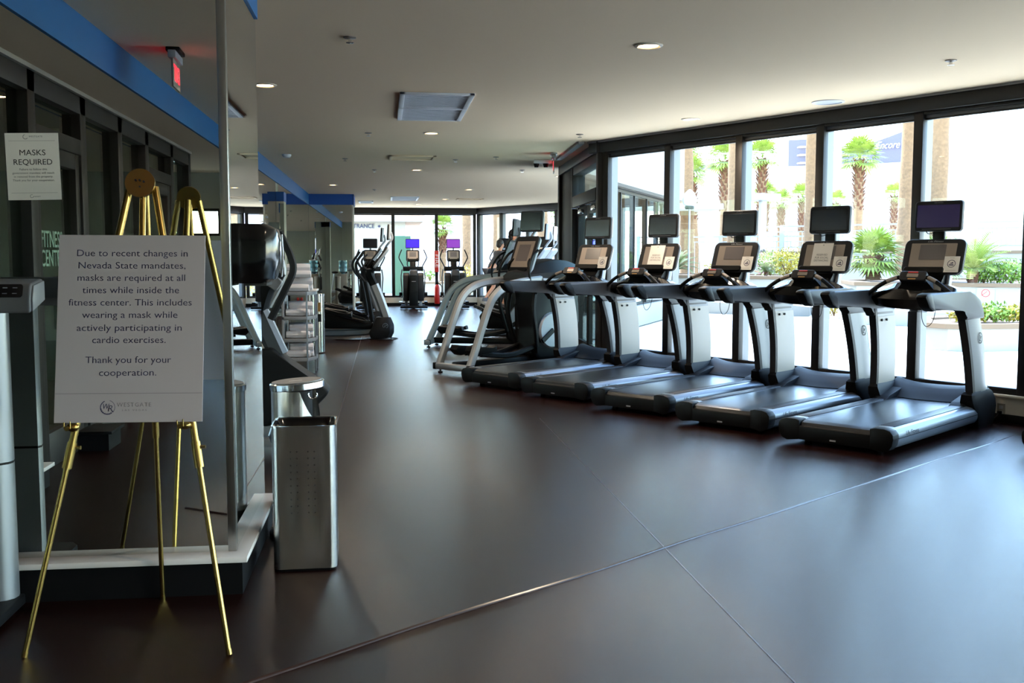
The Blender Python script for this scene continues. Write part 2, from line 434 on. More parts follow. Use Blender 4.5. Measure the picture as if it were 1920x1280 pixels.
# door wall C->A : outside lies to the right (+x)
md, Ld = wall_frame(A, C)          # local +y points inside (left); outside is -y
mb = MB().box(-.02, .14, -.16, .05, 0, 2.9, .005).box(2.32, 2.46, -.12, .06, 0, 2.9, .005).box(2.46, Ld+.05, -.1, .03, 0, 2.9, .004).box(Ld-.1, Ld+.08, -.12, .08, 0, 2.9, .005)
mb.box(.14, 2.32, -.12, .05, 2.78, 2.9, .005).box(.14, 2.32, -.12, .06, 2.28, 2.45, .005)
wd = struct('wall_door', mb, 'frame', 'dark framed wall of the patio door', mtx=md)
obj('glass_pane', MB().box(.14, 2.32, -.05, -.04, 2.45, 2.78), 'dglass', wd)
mb = MB()
for a, b in ((.15, 1.225), (1.235, 2.31)):
    mb.box(a, a+.1, -.08, -.02, .01, 2.27, .004).box(b-.1, b, -.08, -.02, .01, 2.27, .004).box(a+.1, b-.1, -.08, -.02, .01, .24, .004).box(a+.1, b-.1, -.08, -.02, 2.14, 2.27, .004)
d1 = struct('door_1', mb, 'frame', 'double glass door to the patio', mtx=md)
for a, b in ((.25, 1.125), (1.335, 2.21)):
    obj('glass_pane', MB().box(a, b, -.055, -.045, .24, 2.14), 'dglass', d1)
for x in (1.1, 1.36):
    obj('push_bar', MB().tube([(x, -.02, .95), (x, .05, .95), (x, .05, 1.15), (x, -.02, 1.15)], .014, 8), 'chrome', d1)
for x in (.5, 1.75):
    obj('door_closer', MB().box(x-.13, x+.13, -.02, .045, 2.16, 2.225, .012).bar([(x+.1, .03, 2.24), (x+.3, .1, 2.25), (x+.05, .02, 2.27)], .022, .012), 'chrome', d1)
struct('trim_20', MB().box(-.06, Ld, -.12, .08, 2.9, HC-.01, .004), 'frame', 'dark header over the patio door', mtx=md)
struct(tn(), MB().box(.1, 2.4, .22, .30, HC-.03, HC+.005), 'lgrey', 'air slot in the ceiling over the patio door', mtx=md)
# wing facade C->D, far facet D->P1, far wall P1->left
mw_, Lw = window_wall(D, C, [.05] + [.05+1.24*i for i in range(1, 7)] + [Lw_ for Lw_ in (8.72,)], 'window of the rear wing', z0=.45, mw=.07, rm='frame', dep=.1)
struct('wall_wing', MB().box(-.1, Lw+.1, -.02, .2, 0, .45), 'stucco', 'low wall under the wing windows', mtx=mw_, smooth=False)
struct('trim_50', MB().box(-.1, Lw+.1, -.05, .18, 2.9, HC, .004), 'frame', 'header over the wing windows', mtx=mw_)
struct('wall_wing_parapet', MB().box(-.3, Lw-.2, .02, .42, 2.93, 4.55), 'stucco', 'white fascia and parapet of the wing outside', mtx=mw_, smooth=False)
mf, Lf = window_wall(P1, D, [.05, 1.22, 2.5, 3.8, 5.1, 6.4, 7.9], 'far right window', z0=.26)
struct('trim_51', MB().box(-.05, Lf+.05, -.05, .18, 2.86, HC, .004), 'frame', 'dark header over the far right windows', mtx=mf)
struct('wall_far_right', MB().box(-.05, Lf+.05, -.02, .2, 0, .26), 'sillw', 'low wall under the far right windows', mtx=mf, smooth=False)
mg, Lg = window_wall((-1.85, 32.0), P1, [.05, 2.12, 3.47, 4.67], 'far end window', z0=.26)
struct('trim_52', MB().box(-.05, Lg+.05, -.05, .18, 2.86, HC, .004), 'frame', 'dark header over the far windows', mtx=mg)
struct('wall_far', MB().box(-.05, Lg+.05, -.02, .2, 0, .26), 'sillw', 'low wall under the far windows', mtx=mg, smooth=False)
struct('baseboard_far', MB().box(-.05, Lg+.05, -.035, -.02, 0, .09), 'kick', 'black base under the far windows', mtx=mg)
struct('wall_far_canopy', MB().box(-2, Lf+Lg, .0, 1.9, HC+.02, HC+.2), 'stucco', 'added flat sun block over the far windows outside', mtx=mg, smooth=False)  # added slab, keeps direct sun from coming through the far windows
struct('wall_far_canopy_right', MB().box(-.3, Lf-2.6, .0, 1.9, HC+.02, HC+.2), 'stucco', 'added flat sun block over the far right windows outside', mtx=mf, smooth=False)  # same added sun block along the far right windows
# ---------------------------------------------------------------- treadmills (x forward, y left, z up, origin at the rear middle)
def logo_ring(parent, mtx, r, mat, body='L', name='logo'):
    mb = MB()
    n = 28
    def ring(q, z): return [mtx @ V((q*math.cos(2*PI*k/n), q*math.sin(2*PI*k/n), z)) for k in range(n)]
    mb.loft([ring(r, 0), ring(r, .0012), ring(r*.84, .0012), ring(r*.84, 0)], cap=False)
    a = [(-.45, -.5), (-.2, .55), (-.05, .55), (-.26, -.32), (.1, -.32), (.06, -.5)]
    b = [(.08, -.1), (.24, .3), (.6, .3), (.56, .16), (.34, .16), (.3, .06), (.5, .06), (.45, -.06), (.25, -.06), (.2, -.2)]
    for pl in (a, b): mb.prism([(x*r, y*r) for x, y in pl], 'z', 0, .0014, mtx=mtx)
    return obj(name, mb, mat, parent, smooth=False)

def upright(s):
    secs = []
    for k in range(9):
        t = k/8; z = .28 + .76*t
        xr = 1.65 - .17*t + .035*math.sin(PI*t); xf = 2.05 - .16*t + .03*math.sin(PI*t)
        yo = .468 - .045*t; yi = yo - .06; w = xf - xr
        secs.append([(xr, s*yi, z), (xr, s*(yo-.012), z), (xr+.12*w, s*yo, z), (xr+.4*w, s*(yo+.012), z), (xr+.65*w, s*(yo+.012), z), (xr+.9*w, s*(yo-.006), z), (xf, s*(yo-.03), z), (xf, s*yi, z)])
    return MB().loft(secs), secs

def make_treadmill(label, loc, rz, scr='screen'):
    t = thing('treadmill', label, 'treadmill', loc, rz, 'treadmills in the row by the windows')
    obj('deck_frame', MB().box(.06, 1.95, -.40, .40, .07, .165, .01), 'black', t)
    obj('belt', MB().prism([(.05, .10), (.012, .12), (.0, .15), (.015, .182), (.06, .198), (1.98, .206), (1.98, .10)], 'y', -.285, .285), 'belt', t)
    for s in (1, -1):
        pr = [(.287, .15), (.287, .2), (.31, .207), (.40, .207), (.445, .196), (.47, .17), (.476, .14), (.47, .105), (.455, .075), (.435, .052), (.40, .036), (.385, .06), (.385, .15)]
        r = obj('side_rail', MB().prism([(s*y, z) for y, z in pr], 'x', .09, 1.87, .002, 1), 'rail', t)
        obj('groove', MB().box(.095, 1.868, s*.4745-.002, s*.4745+.002, .128, .133), 'black', r)
        obj('foot_pad', MB().box(.16, 1.74, s*.355-.055, s*.355+.055, .205, .2095, .002), 'mgrey', r)
        pr = [(.293, .045), (.293, .2), (.33, .209), (.405, .209), (.452, .196), (.475, .168), (.479, .135), (.47, .085), (.445, .048), (.40, .03)]
        obj('end_cap', MB().prism([(s*y, z) for y, z in pr], 'x', -.018, .092, .006, 2), 'black', t)
        bo = MB()
        secs = []
        for z, x0, x1, y0, y1 in ((0, 1.82, 2.17, .36, .475), (.08, 1.78, 2.19, .355, .487), (.17, 1.70, 2.20, .355, .492), (.24, 1.63, 2.18, .36, .49), (.31, 1.61, 2.11, .375, .485), (.335, 1.64, 2.06, .39, .475)):
            secs.append([(x0, s*y0, z), (x0, s*y1-.02*s, z), (x0+.04, s*y1, z), (x1-.05, s*y1, z), (x1, s*y1-.04*s, z), (x1, s*y0, z)])
        obj('boot', bo.loft(secs), 'rubber', t)
        mb, secs = upright(s)
        u = obj('upright', mb, 'silver', t)
        tr = []
        for q in secs: tr.append([(q[0][0]-.006, q[0][1]-s*.004, q[0][2]), (q[0][0]-.006, q[2][1], q[0][2]), (q[0][0]+.035, q[2][1]+s*.004, q[0][2]), (q[0][0]+.035, q[0][1]-s*.004, q[0][2])])
        obj('edge_trim', MB().loft(tr), 'dgrey', u)
        ip = []
        for q in secs[:-1]: ip.append([(q[0][0]+.03, q[0][1]-s*.006, q[0][2]+.02), (q[0][0]+.03, q[0][1], q[0][2]+.02), (q[7][0]-.01, q[0][1], q[0][2]+.02), (q[7][0]-.01, q[0][1]-s*.006, q[0][2]+.02)])
        pn = obj('inner_panel', MB().loft(ip), 'panel', u)
        for x in (1.63, 1.73): obj('bolt', MB().cyl((x, s*.352, .93), (x, s*.364, .93), .011, seg=10), 'black', pn)
        logo_ring(u, fr((1.80, s*.4525, .80), (-s, 0, 0), (-.2, -s*.06, 1)), .05, 'black')
        pr = [(.64, 1.207), (.70, 1.218), (1.52, 1.212), (1.66, 1.195), (1.79, 1.14), (1.87, 1.05), (1.905, .97), (1.47, .97), (1.455, 1.03), (1.43, 1.06), (1.38, 1.072), (.78, 1.072), (.70, 1.12)]
        h = obj('handrail', MB().prism(pr, 'y', s*.365, s*.452, .024, 3), 'mgrey' if True else 'silver', t)
        pr = [(.575, 1.19), (.61, 1.214), (.70, 1.222), (.74, 1.15), (.80, 1.067), (.74, 1.068), (.66, 1.10)]
        obj('end_cap', MB().prism(pr, 'y', s*.362, s*.455, .02, 2), 'black', h)
    for y in (-.3, .3):
        obj('levelling_foot', MB().cyl((.16, y, 0), (.16, y, .02), .03).cyl((.16, y, .02), (.16, y, .09), .012), 'rubber', t)
    obj('rear_cover', MB().prism([(-.016, .045), (-.016, .15), (-.008, .158), (.05, .158), (.05, .04)], 'y', -.295, .295, .004), 'black', t)
    obj('badge', MB().box(-.018, -.012, -.02, .03, .062, .074), 'lgrey', t)
    hp = [(1.80, .2), (1.86, .212), (1.94, .25), (2.03, .305), (2.10, .325), (2.17, .315), (2.22, .27), (2.23, .1), (1.80, .1)]
    secs = []
    for k in range(13):
        y = -.40 + .8*k/12; q = abs(y)/.40; dx = -.10*(1-q*q); dz = .04*q**3
        secs.append([(x + (dx if 1.84 < x < 2.06 else 0), y, z + (dz if .22 < z else 0)) for x, z in hp])
    obj('motor_hood', MB().loft(secs), 'hood', t)
    mb = MB().box(1.60, 1.84, -.40, -.285, .2, .225, .008).box(1.60, 1.84, .285, .40, .2, .225, .008)
    obj('hood_corner', MB().prism([(1.56, .2), (1.66, .235), (2.0, .30), (2.0, .18), (1.56, .18)], 'y', .28, .40, .006).prism([(1.56, .2), (1.66, .235), (2.0, .30), (2.0, .18), (1.56, .18)], 'y', -.40, -.28, .006), 'hood', t)
    # dash between the handrails
    secs = []
    for k in range(17):
        y = -.365 + .73*k/16; q = 1 - (y/.365)**2
        secs.append([(1.40+.06*q, y, 1.14-.01*q), (1.43+.05*q, y, 1.19+.04*q), (1.55, y, 1.215+.085*q), (1.72, y, 1.20+.09*q), (1.84, y, 1.15+.06*q), (1.84, y, 1.06), (1.7, y, 1.04-.03*q), (1.5, y, 1.07-.03*q)])
    dsh = obj('dash_panel', MB().loft(secs), 'gloss', t)
    obj('badge', MB().box(1.44, 1.446, -.33, -.27, 1.12, 1.135), 'lgrey', dsh)
    for s in (1, -1):
        g = obj('grip_bar', MB().tube([(1.36, s*.40, 1.15), (1.36, s*.33, 1.215), (1.38, s*.22, 1.29), (1.42, s*.12, 1.33)], .019, 10, sm=5), 'black', t)
        obj('pulse_plate', MB().tube([(1.379, s*.22, 1.29), (1.395, s*.175, 1.311), (1.41, s*.14, 1.324)], .0205, 10, sm=2), 'taupe', g)
        obj('grip_cap', MB().ball((1.36, s*.40, 1.15), .027), 'black', g)
    pm = fr((1.42, 0, 1.335), (0, -1, 0), (.5, 0, .85))
    pod = obj('control_pod', MB().rrect(.235, .095, -.03, .02, .02, pm), 'dgrey', t)
    obj('pod_stem', MB().loft([[(1.41, -.09, 1.33), (1.41, .09, 1.33), (1.50, .10, 1.34), (1.50, -.10, 1.34)], [(1.47, -.13, 1.26), (1.47, .13, 1.26), (1.58, .14, 1.27), (1.58, -.14, 1.27)], [(1.48, -.2, 1.18), (1.48, .2, 1.18), (1.62, .2, 1.2), (1.62, -.2, 1.2)]]), 'black', t)
    obj('stop_strip', MB().rrect(.09, .014, .02, .024, .004, pm @ Matrix.Translation((0, .032, 0))), 'redp', pod)
    obj('keypad', MB().rrect(.10, .035, .02, .023, .006, pm @ Matrix.Translation((0, .002, 0))), 'taupe', pod)
    obj('key_label', MB().rrect(.07, .012, .02, .023, .004, pm @ Matrix.Translation((0, -.034, 0))), 'cond', pod)
    # console
    cm = fr((1.845, 0, 1.512), (0, -1, 0), (.36, 0, 1))
    con = obj('console', MB().rrect(.545, .335, -.028, 0, .06, cm), 'dgrey', t)
    obj('console_shell', MB().rrect(.55, .34, -.062, -.024, .062, cm, inset=.012), 'lgrey', con)
    obj('face_plate', MB().rrect(.41, .225, 0, .0025, .006, cm @ Matrix.Translation((-.005, .012, 0))), 'taupe', con)
    obj('console_screen', MB().rrect(.235, .145, .002, .0045, .004, cm @ Matrix.Translation((-.01, .04, 0))), 'lcd', con)
    obj('reading_rack', MB().rrect(.36, .06, .0, .03, .02, cm @ Matrix.Translation((-.06, -.138, 0))), 'black', con)
    text('logo_lettering', 'Life Fitness', .022, 'lgrey', con, cm @ Matrix.Translation((0, .143, .001)), w=.14, shear=.35)
    obj('console_neck', MB().prism([(1.66, 1.22), (1.84, 1.22), (1.93, 1.42), (1.96, 1.60), (1.925, 1.60), (1.85, 1.40), (1.80, 1.32)], 'y', -.12, .12, .012), 'black', t)
    obj('neck_side', MB().prism([(1.82, 1.2), (1.90, 1.2), (1.95, 1.46), (1.90, 1.46)], 'y', -.15, -.12, .006), 'lgrey', t)
    # television
    tm = fr((1.93, 0, 1.878), (0, -1, 0), (.07, 0, 1))
    tv = obj('television', MB().rrect(.425, .272, -.03, 0, .028, tm), 'dgrey', t)
    obj('television_shell', MB().rrect(.432, .28, -.06, -.026, .03, tm, inset=.01), 'lgrey', tv)
    obj('television_screen', MB().rrect(.38, .205, 0, .002, .006, tm @ Matrix.Translation((0, -.002, 0))), scr, tv)
    obj('button_strip', MB().box(-.14, .12, -.1205, -.1185, 0, .0015, mtx=tm), 'lgrey', tv)
    text('logo_lettering', 'Life Fitness', .012, 'lgrey', tv, tm @ Matrix.Translation((0, .120, .001)), w=.08, shear=.35)
    obj('television_post', MB().box(1.95, 1.99, -.055, .055, 1.58, 1.80, .01), 'black', t)
    obj('cable', MB().tube([(1.95, .12, 1.76), (1.94, .09, 1.72), (1.95, .04, 1.73), (1.96, .02, 1.76)], .004, 6, sm=4), 'black', t)
    obj('safety_cord', MB().tube([(1.50, -.05, 1.1), (1.47, -.07, .96), (1.47, -.11, .9), (1.48, -.16, .95), (1.50, -.18, 1.09)], .003, 6, sm=5), 'black', t)
    for s in (1, -1):
        text('side_lettering', 'Life Fitness', .05, 'inkk', t, fr((.34, s*.4765, .155), (-s, 0, 0), (0, -s*.3, 1)), w=.24, shear=.35)
    return t

TA = 39.0
TU = V((math.cos(rad(TA)), math.sin(rad(TA)))); TV_ = V((-TU.y, TU.x))
TP = [(1.2 + .572*i, 11.56 - 1.017*i) for i in range(5)]
TL = ['treadmill farthest from the camera in the window row, next to the patio door',
      'second treadmill from the patio door, with a paper notice on its console',
      'middle treadmill of the five by the windows, bare console screen',
      'fourth treadmill from the patio door, with a paper notice on its console',
      'nearest whole treadmill, right end of the row, dark purple television screen']
t5 = make_treadmill(TL[4], (TP[4][0], TP[4][1], 0), TA, 'screenp')
for i in range(4):
    c = copy_tree(t5); c.location = (TP[i][0], TP[i][1], 0); c['label'] = TL[i]
    for k in kids(c):
        if k.name.startswith('television'):
            for q in kids(k):
                if q.name.startswith('television_screen'):
                    q.data = q.data.copy(); q.data.materials[0] = M['screen']
c = copy_tree(t5); c['label'] = 'treadmill cut off by the right edge, only its black rear corner showing'
o6 = V((4.86, 7.17)) - TV_*.475
c.location = (o6.x, o6.y, 0)

# papers leaning on the consoles
def on_console(i, x, y, z=.004):
    cm = fr((1.845, 0, 1.512), (0, -1, 0), (.36, 0, 1)) @ Matrix.Translation((x, y, z))
    return Matrix.Translation((TP[i][0], TP[i][1], 0)) @ Matrix.Rotation(rad(TA), 4, 'Z') @ cm
card_where = ['farthest treadmill by the patio door', 'second treadmill from the patio door', 'middle treadmill', 'fourth treadmill from the patio door', 'nearest treadmill with the purple television']
for i in range(5):
    m = on_console(i, .180, -.080, .014)
    o = obj('notice_card', MB().box(-.068, .068, -.075, .075, 0, .001), 'paper', mtx=m, smooth=False)
    tag(o, 'small white round symbol card on the ' + card_where[i], 'card', 'round symbol cards on the treadmill consoles')
    I = Matrix.Translation((0, .005, .0011))
    mb = MB(); n = 28
    def ring(q, z): return [I @ V((q*math.cos(2*PI*k/n), q*math.sin(2*PI*k/n), z)) for k in range(n)]
    mb.loft([ring(.036, 0), ring(.036, .0006), ring(.031, .0006), ring(.031, 0)], cap=False)
    mb.ball((.006, .018, .0005), .006, 10, (1, 1, .1))
    mb.prism([(-.018, .004), (.012, .014), (.018, .004), (-.004, .0)], 'z', 0, .0006, mtx=I).prism([(-.02, -.016), (.02, -.016), (.02, -.006), (-.02, -.006)], 'z', 0, .0006, mtx=I)
    obj('round_symbol', mb, 'ink', o, smooth=False)
    obj('fine_print', MB().box(-.045, .045, -.058, -.056, .001, .0014).box(-.02, .02, .058, .060, .001, .0014), 'inkg', o, smooth=False)
for i, w in ((1, 'second treadmill from the patio door'), (3, 'fourth treadmill from the patio door')):
    m = on_console(i, -.025, .012, .008)
    o = obj('paper_notice', MB().box(-.105, .105, -.112, .125, 0, .001), 'paper', mtx=m, smooth=False)
    tag(o, 'reserved for social distancing notice on the ' + w, 'notice', 'social distancing notices on consoles')
    text('lettering', 'RESERVED\nFOR SOCIAL\nDISTANCING', .03, 'inkg', o, Matrix.Translation((0, -.028, .001)), w=.15, line=1.0)
    logo_ring(o, Matrix.Translation((0, .105, .001)), .007, 'inkg', name='crest')
# ---------------------------------------------------------------- other machines
def console_unit(t, x, z, lean, w=.44, h=.33, tvz=None, tvx=None, scr='screen', plate='taupe', pages=False):
    """a console and, above it, a television on a post; both face -x"""
    cm = fr((x, 0, z), (0, -1, 0), (lean, 0, 1))
    con = obj('console', MB().rrect(w, h, -.03, 0, .05, cm), 'dgrey', t)
    obj('console_shell', MB().rrect(w+.004, h+.004, -.075, -.026, .05, cm, inset=.012), 'lgrey', con)
    obj('face_plate', MB().rrect(w*.78, h*.66, 0, .0025, .006, cm @ Matrix.Translation((0, .02, 0))), plate, con)
    obj('console_screen', MB().rrect(w*.5, h*.42, .002, .0045, .004, cm @ Matrix.Translation((0, .04, 0))), 'lcd', con)
    obj('reading_rack', MB().rrect(w*.75, .06, 0, .03, .02, cm @ Matrix.Translation((0, -h*.38, 0))), 'black', con)
    if tvz:
        tm = fr((tvx, 0, tvz), (0, -1, 0), (.07, 0, 1))
        tv = obj('television', MB().rrect(.42, .285, -.03, 0, .028, tm), 'dgrey', t)
        obj('television_shell', MB().rrect(.426, .29, -.065, -.026, .03, tm, inset=.01), 'lgrey', tv)
        obj('television_screen', MB().rrect(.385, .24, 0, .002, .006, tm), scr, tv)
        obj('television_arm', MB().bar([(x+.04, 0, z), (x+.14, 0, z+.2), (tvx+.09, 0, tvz-.12), (tvx+.07, 0, tvz)], .05, .04, (1, 0, 0), sm=4), 'lgrey', t)
    return con

def make_summit(label, loc, rz):
    t = thing('climbing_trainer', label, 'stepper', loc, rz, 'climbing trainers with curved silver rails')
    for s in (1, -1):
        obj('curved_rail', MB().bar([(0, s*.30, .07), (.13, s*.30, .36), (.30, s*.30, .76), (.42, s*.30, .97), (.60, s*.30, 1.10), (.85, s*.29, 1.165), (1.35, s*.26, 1.21)], .075, .10, (-1, 0, .3), sm=5), 'fsilver', t)
        obj('handlebar', MB().tube([(1.25, s*.28, 1.02), (1.12, s*.30, 1.15), (1.10, s*.29, 1.34), (1.20, s*.25, 1.52), (1.32, s*.24, 1.60)], .018, 8, sm=5), 'black', t)
        obj('static_grip', MB().tube([(1.38, s*.16, 1.2), (1.22, s*.20, 1.27), (1.18, s*.19, 1.42), (1.28, s*.14, 1.5)], .016, 8, sm=5), 'black', t)
        pd = obj('pedal', MB().prism([(.12, .30), (.16, .36), (.5, .31), (.56, .35), (.58, .28), (.2, .22)], 'y', s*.15-.075, s*.15+.075, .012), 'black', t)
        obj('pedal_arm', MB().bar([(.35, s*.15, .24), (.9, s*.15, .2), (1.5, s*.15, .33)], .06, .07, sm=4), 'black', pd)
        obj('link_arm', MB().bar([(1.28, s*.24, 1.12), (1.22, s*.25, .8), (1.28, s*.24, .5), (1.34, s*.2, .28)], .045, .06, (1, 0, 0), sm=4), 'black', t)
    cb = obj('rear_crossbar', MB().box(-.05, .05, -.37, .37, .045, .125, .015), 'fsilver', t)
    for y in (-.33, .33):
        obj('end_cap', MB().box(-.055, .055, y-.03, y+.03, .04, .13, .012), 'black', cb)
        obj('levelling_foot', MB().cyl((0, y*.8, 0), (0, y*.8, .015), .032).cyl((0, y*.8, .01), (0, y*.8, .05), .01), 'rubber', cb)
    obj('base_rail', MB().box(.03, 2.1, -.07, .07, .05, .15, .015).box(2.0, 2.1, -.3, .3, 0, .1, .012), 'black', t)
    pr = [(1.30, .16), (1.36, .55), (1.30, .85), (1.28, 1.05), (1.36, 1.18), (2.0, 1.22), (2.2, 1.05), (2.22, .6), (2.1, .2), (2.0, .1), (1.4, .1)]
    sh = obj('drive_shroud', MB().prism(pr, 'y', -.2, .2, .05, 3), 'black', t)
    for s in (1, -1):
        obj('side_disc', MB().cyl((1.62, s*.2, .5), (1.62, s*.235, .5), .25, .23, 28), 'lgrey', sh)
        obj('crank_arm', MB().bar([(1.62, s*.24, .5), (1.40, s*.25, .36)], .03, .07), 'black', t)
    secs = []
    for k in range(15):
        q = k/14; x = 1.10 + 1.30*q
        top = 1.17 + .32*math.sin(PI*min(1, .12+.80*q))**.8; w = .10 + .24*math.sin(PI*min(.85, .15+.62*q)); b = top - .12 - .26*math.sin(PI*q)
        secs.append([(x, -w, b), (x, -w*1.05, (b+top)/2), (x, -w*.7, top-.02), (x, 0, top), (x, w*.7, top-.02), (x, w*1.05, (b+top)/2), (x, w, b), (x, 0, b-.03)])
    cw = obj('top_cowl', MB().loft(secs), 'dgrey', t)
    obj('cowl_flash', MB().bar([(1.35, -.30, 1.19), (1.6, -.345, 1.18), (1.85, -.345, 1.22)], .02, .07, sm=4), 'lgrey', cw)
    console_unit(t, 1.26, 1.53, .42, .44, .58, tvz=2.0, tvx=1.42)
    return t
sA = make_summit('nearer climbing trainer with curved silver side rails, beside the farthest treadmill', (.87, 13.05, 0), 37)
sB = copy_tree(sA); sB['label'] = 'farther climbing trainer with curved silver rails, half hidden behind the nearer one'
sB.location = (.80, 17.3, 0); sB.rotation_euler.z = rad(-18)

def make_cross(label, loc, rz, group, tvscr='screen'):
    """cross trainer with a leaning front post; x forward"""
    t = thing('cross_trainer', label, 'elliptical', loc, rz, group)
    obj('base_rail', MB().bar([(.02, 0, .11), (.75, 0, .12), (1.0, 0, .16)], .15, .13, sm=3), 'rail', t)
    obj('rear_foot', MB().box(-.04, .08, -.3, .3, .02, .10, .015), 'black', t)
    obj('front_boot', MB().loft([[(x, y, z) for x, y in ((x0, -w), (x0+.06, -w*1.1), (x1-.08, -w*1.0), (x1, -w*.5), (x1, w*.5), (x1-.08, w), (x0+.06, w*1.1), (x0, w))] for z, x0, x1, w in ((.02, .95, 1.33, .2), (.12, .92, 1.38, .2), (.26, 1.0, 1.38, .17), (.40, 1.06, 1.32, .12))]), 'black', t)
    for s in (1, -1):
        logo_ring(t, fr((1.22, s*.188, .25), (-s, 0, 0), (0, s*.25, 1)) @ Matrix.Translation((0, 0, .006)), .05, 'lgrey')
    obj('post', MB().bar([(1.25, 0, .36), (1.13, 0, .72), (1.02, 0, 1.0)], .15, .17, (1, 0, .3), sm=4), 'fsilver', t)
    obj('mast', MB().bar([(1.03, 0, .98), (.93, 0, 1.2), (.97, 0, 1.3), (1.06, 0, 1.42)], .13, .15, (1, 0, .3), sm=4), 'black', t)
    obj('flywheel_cover', MB().prism([(.05, .2), (.0, .42), (.12, .58), (.5, .52), (.8, .36), (1.0, .3), (1.0, .18)], 'y', -.09, .09, .03), 'black', t)
    for s in (1, -1):
        pd = obj('pedal', MB().prism([(.1, .52), (.12, .58), (.5, .46), (.6, .5), (.62, .42), (.15, .47)], 'y', s*.2-.07, s*.2+.07, .012), 'black', t)
        obj('pedal_arm', MB().bar([(-.05, s*.2, .62), (.35, s*.2, .46), (.9, s*.2, .32), (1.0, s*.2, .42)], .05, .06, sm=4), 'gloss', pd)
        obj('swing_arm', MB().bar([(.98, s*.22, .34), (.93, s*.22, .7), (.86, s*.2, 1.06)], .05, .07, (1, 0, 0), sm=4), 'black', t)
        obj('handlebar', MB().tube([(.86, s*.21, 1.05), (.72, s*.27, 1.24), (.70, s*.3, 1.40), (.80, s*.28, 1.56), (.84, s*.26, 1.62)], .018, 8, sm=5), 'black', t)
        obj('static_grip', MB().tube([(.98, s*.1, 1.3), (.86, s*.17, 1.3), (.80, s*.2, 1.44), (.9, s*.15, 1.56)], .015, 8, sm=4), 'dgrey', t)
    console_unit(t, 1.12, 1.52, .75, .42, .46, tvz=1.97, tvx=1.27, scr=tvscr)
    return t
eA = make_cross('dark cross trainer facing right in front of the far mirrored column', (-1.22, 19.0, 0), 0, 'cross trainers in side view on the left')
eB = copy_tree(eA); eB['label'] = 'cross trainer facing right, mostly hidden behind the one by the far column'
eB.location = (-1.35, 21.2, 0)
e1 = copy_tree(eA); e1['label'] = 'cross trainer seen from behind beyond the climbing trainers, left of the two'
e1.location = (1.75, 18.75, 0); e1.rotation_euler.z = rad(-22); e1['group'] = 'cross trainers by the patio door'
e2 = copy_tree(eA); e2['label'] = 'cross trainer with a person on it, beside the patio door frame'
e2.location = (2.15, 20.3, 0); e2.rotation_euler.z = rad(-22); e2['group'] = 'cross trainers by the patio door'

def make_rear(label, loc, rz, scr, white=False):
    """rear drive strider, x forward (away from the camera)"""
    t = thing('elliptical_trainer', label, 'elliptical', loc, rz, 'ellipticals facing the far windows')
    pr = [(0, .04), (-.03, .5), (.0, .95), (.05, 1.10), (.16, 1.13), (.28, 1.06), (.30, .04)]
    c = obj('centre_shroud', MB().prism(pr, 'y', -.125, .125, .035, 3), 'black', t)
    obj('shroud_stripe', MB().box(-.036, -.026, -.06, .06, .80, .815), 'lgrey', c)
    obj('top_trim', MB().prism([(.0, .98), (.045, 1.125), (.16, 1.15), (.17, 1.13), (.06, 1.10), (.02, .97)], 'y', -.105, .105, .008), 'mgrey', c)
    for s in (1, -1):
        pr = [(.25, .22), (.2, .6), (.22, .98), (.3, 1.06), (.5, 1.05), (.56, .9), (.55, .22)]
        sc = obj('side_shroud', MB().prism(pr, 'y', s*.215-.095, s*.215+.095, .035, 3), 'dgrey', t)
        obj('upright_tube', MB().box(.36, .46, s*.215-.04, s*.215+.04, .05, .3, .01), 'lgrey', sc)
        obj('link_bar', MB().tube([(.75, s*.33, 1.15), (.72, s*.36, .9), (.74, s*.34, .6), (.7, s*.34, .3)], .018, 8, sm=4), 'mgrey', t)
        obj('handlebar', MB().tube([(.80, s*.26, 1.18), (.78, s*.30, 1.27), (.74, s*.40, 1.46), (.78, s*.41, 1.54), (.86, s*.33, 1.74)], .018, 8, sm=5), 'black', t)
        obj('static_grip', MB().tube([(.86, s*.13, 1.2), (.80, s*.17, 1.3), (.80, s*.15, 1.44), (.88, s*.12, 1.5)], .015, 8, sm=4), 'black', t)
        obj('roller_wheel', MB().cyl((.55, s*.32, .42), (.55, s*.42, .42), .055, seg=16), 'black', t)
        obj('pedal', MB().box(.3, .72, s*.37-.05, s*.37+.05, .16, .2, .015), 'lgrey' if s > 0 else 'black', t)
    obj('pivot_bar', MB().box(.62, .78, -.31, .31, 1.10, 1.24, .03), 'black', t)
    obj('stabiliser', MB().box(-.1, .0, -.40, .40, .02, .09, .012), 'black', t)
    obj('front_stabiliser', MB().box(.9, 1.0, -.36, .36, 0, .08, .01).box(.0, .95, -.06, .06, .03, .09, .01), 'black', t)
    obj('neck', MB().prism([(.72, 1.2), (.86, 1.2), (.98, 1.55), (.9, 1.55)], 'y', -.09, .09, .01), 'black', t)
    console_unit(t, .86, 1.56, .25, .40, .36, tvz=1.925, tvx=.92, scr=scr, plate='panel' if white else 'taupe')
    return t
f1 = make_rear('far elliptical with a glowing blue screen, second from the left', (.84, 29.9, 0), 90, 'scr_blue')
f2 = make_rear('far elliptical with a glowing magenta screen, third from the left', (2.07, 29.9, 0), 90, 'scr_mag', True)
f3 = make_rear('far elliptical with a dark screen, behind the side-on cross trainer', (-.42, 29.6, 0), 90, 'screen')
f4 = copy_tree(f3); f4['label'] = 'far elliptical with a person exercising on it, in the far right window corner'
f4.location = (3.05, 28.6, 0); f4.rotation_euler.z = rad(62)
f5 = copy_tree(f3); f5['label'] = 'far elliptical with a dark screen, showing between the climbing trainer consoles'
f5.location = (3.9, 26.4, 0); f5.rotation_euler.z = rad(62)

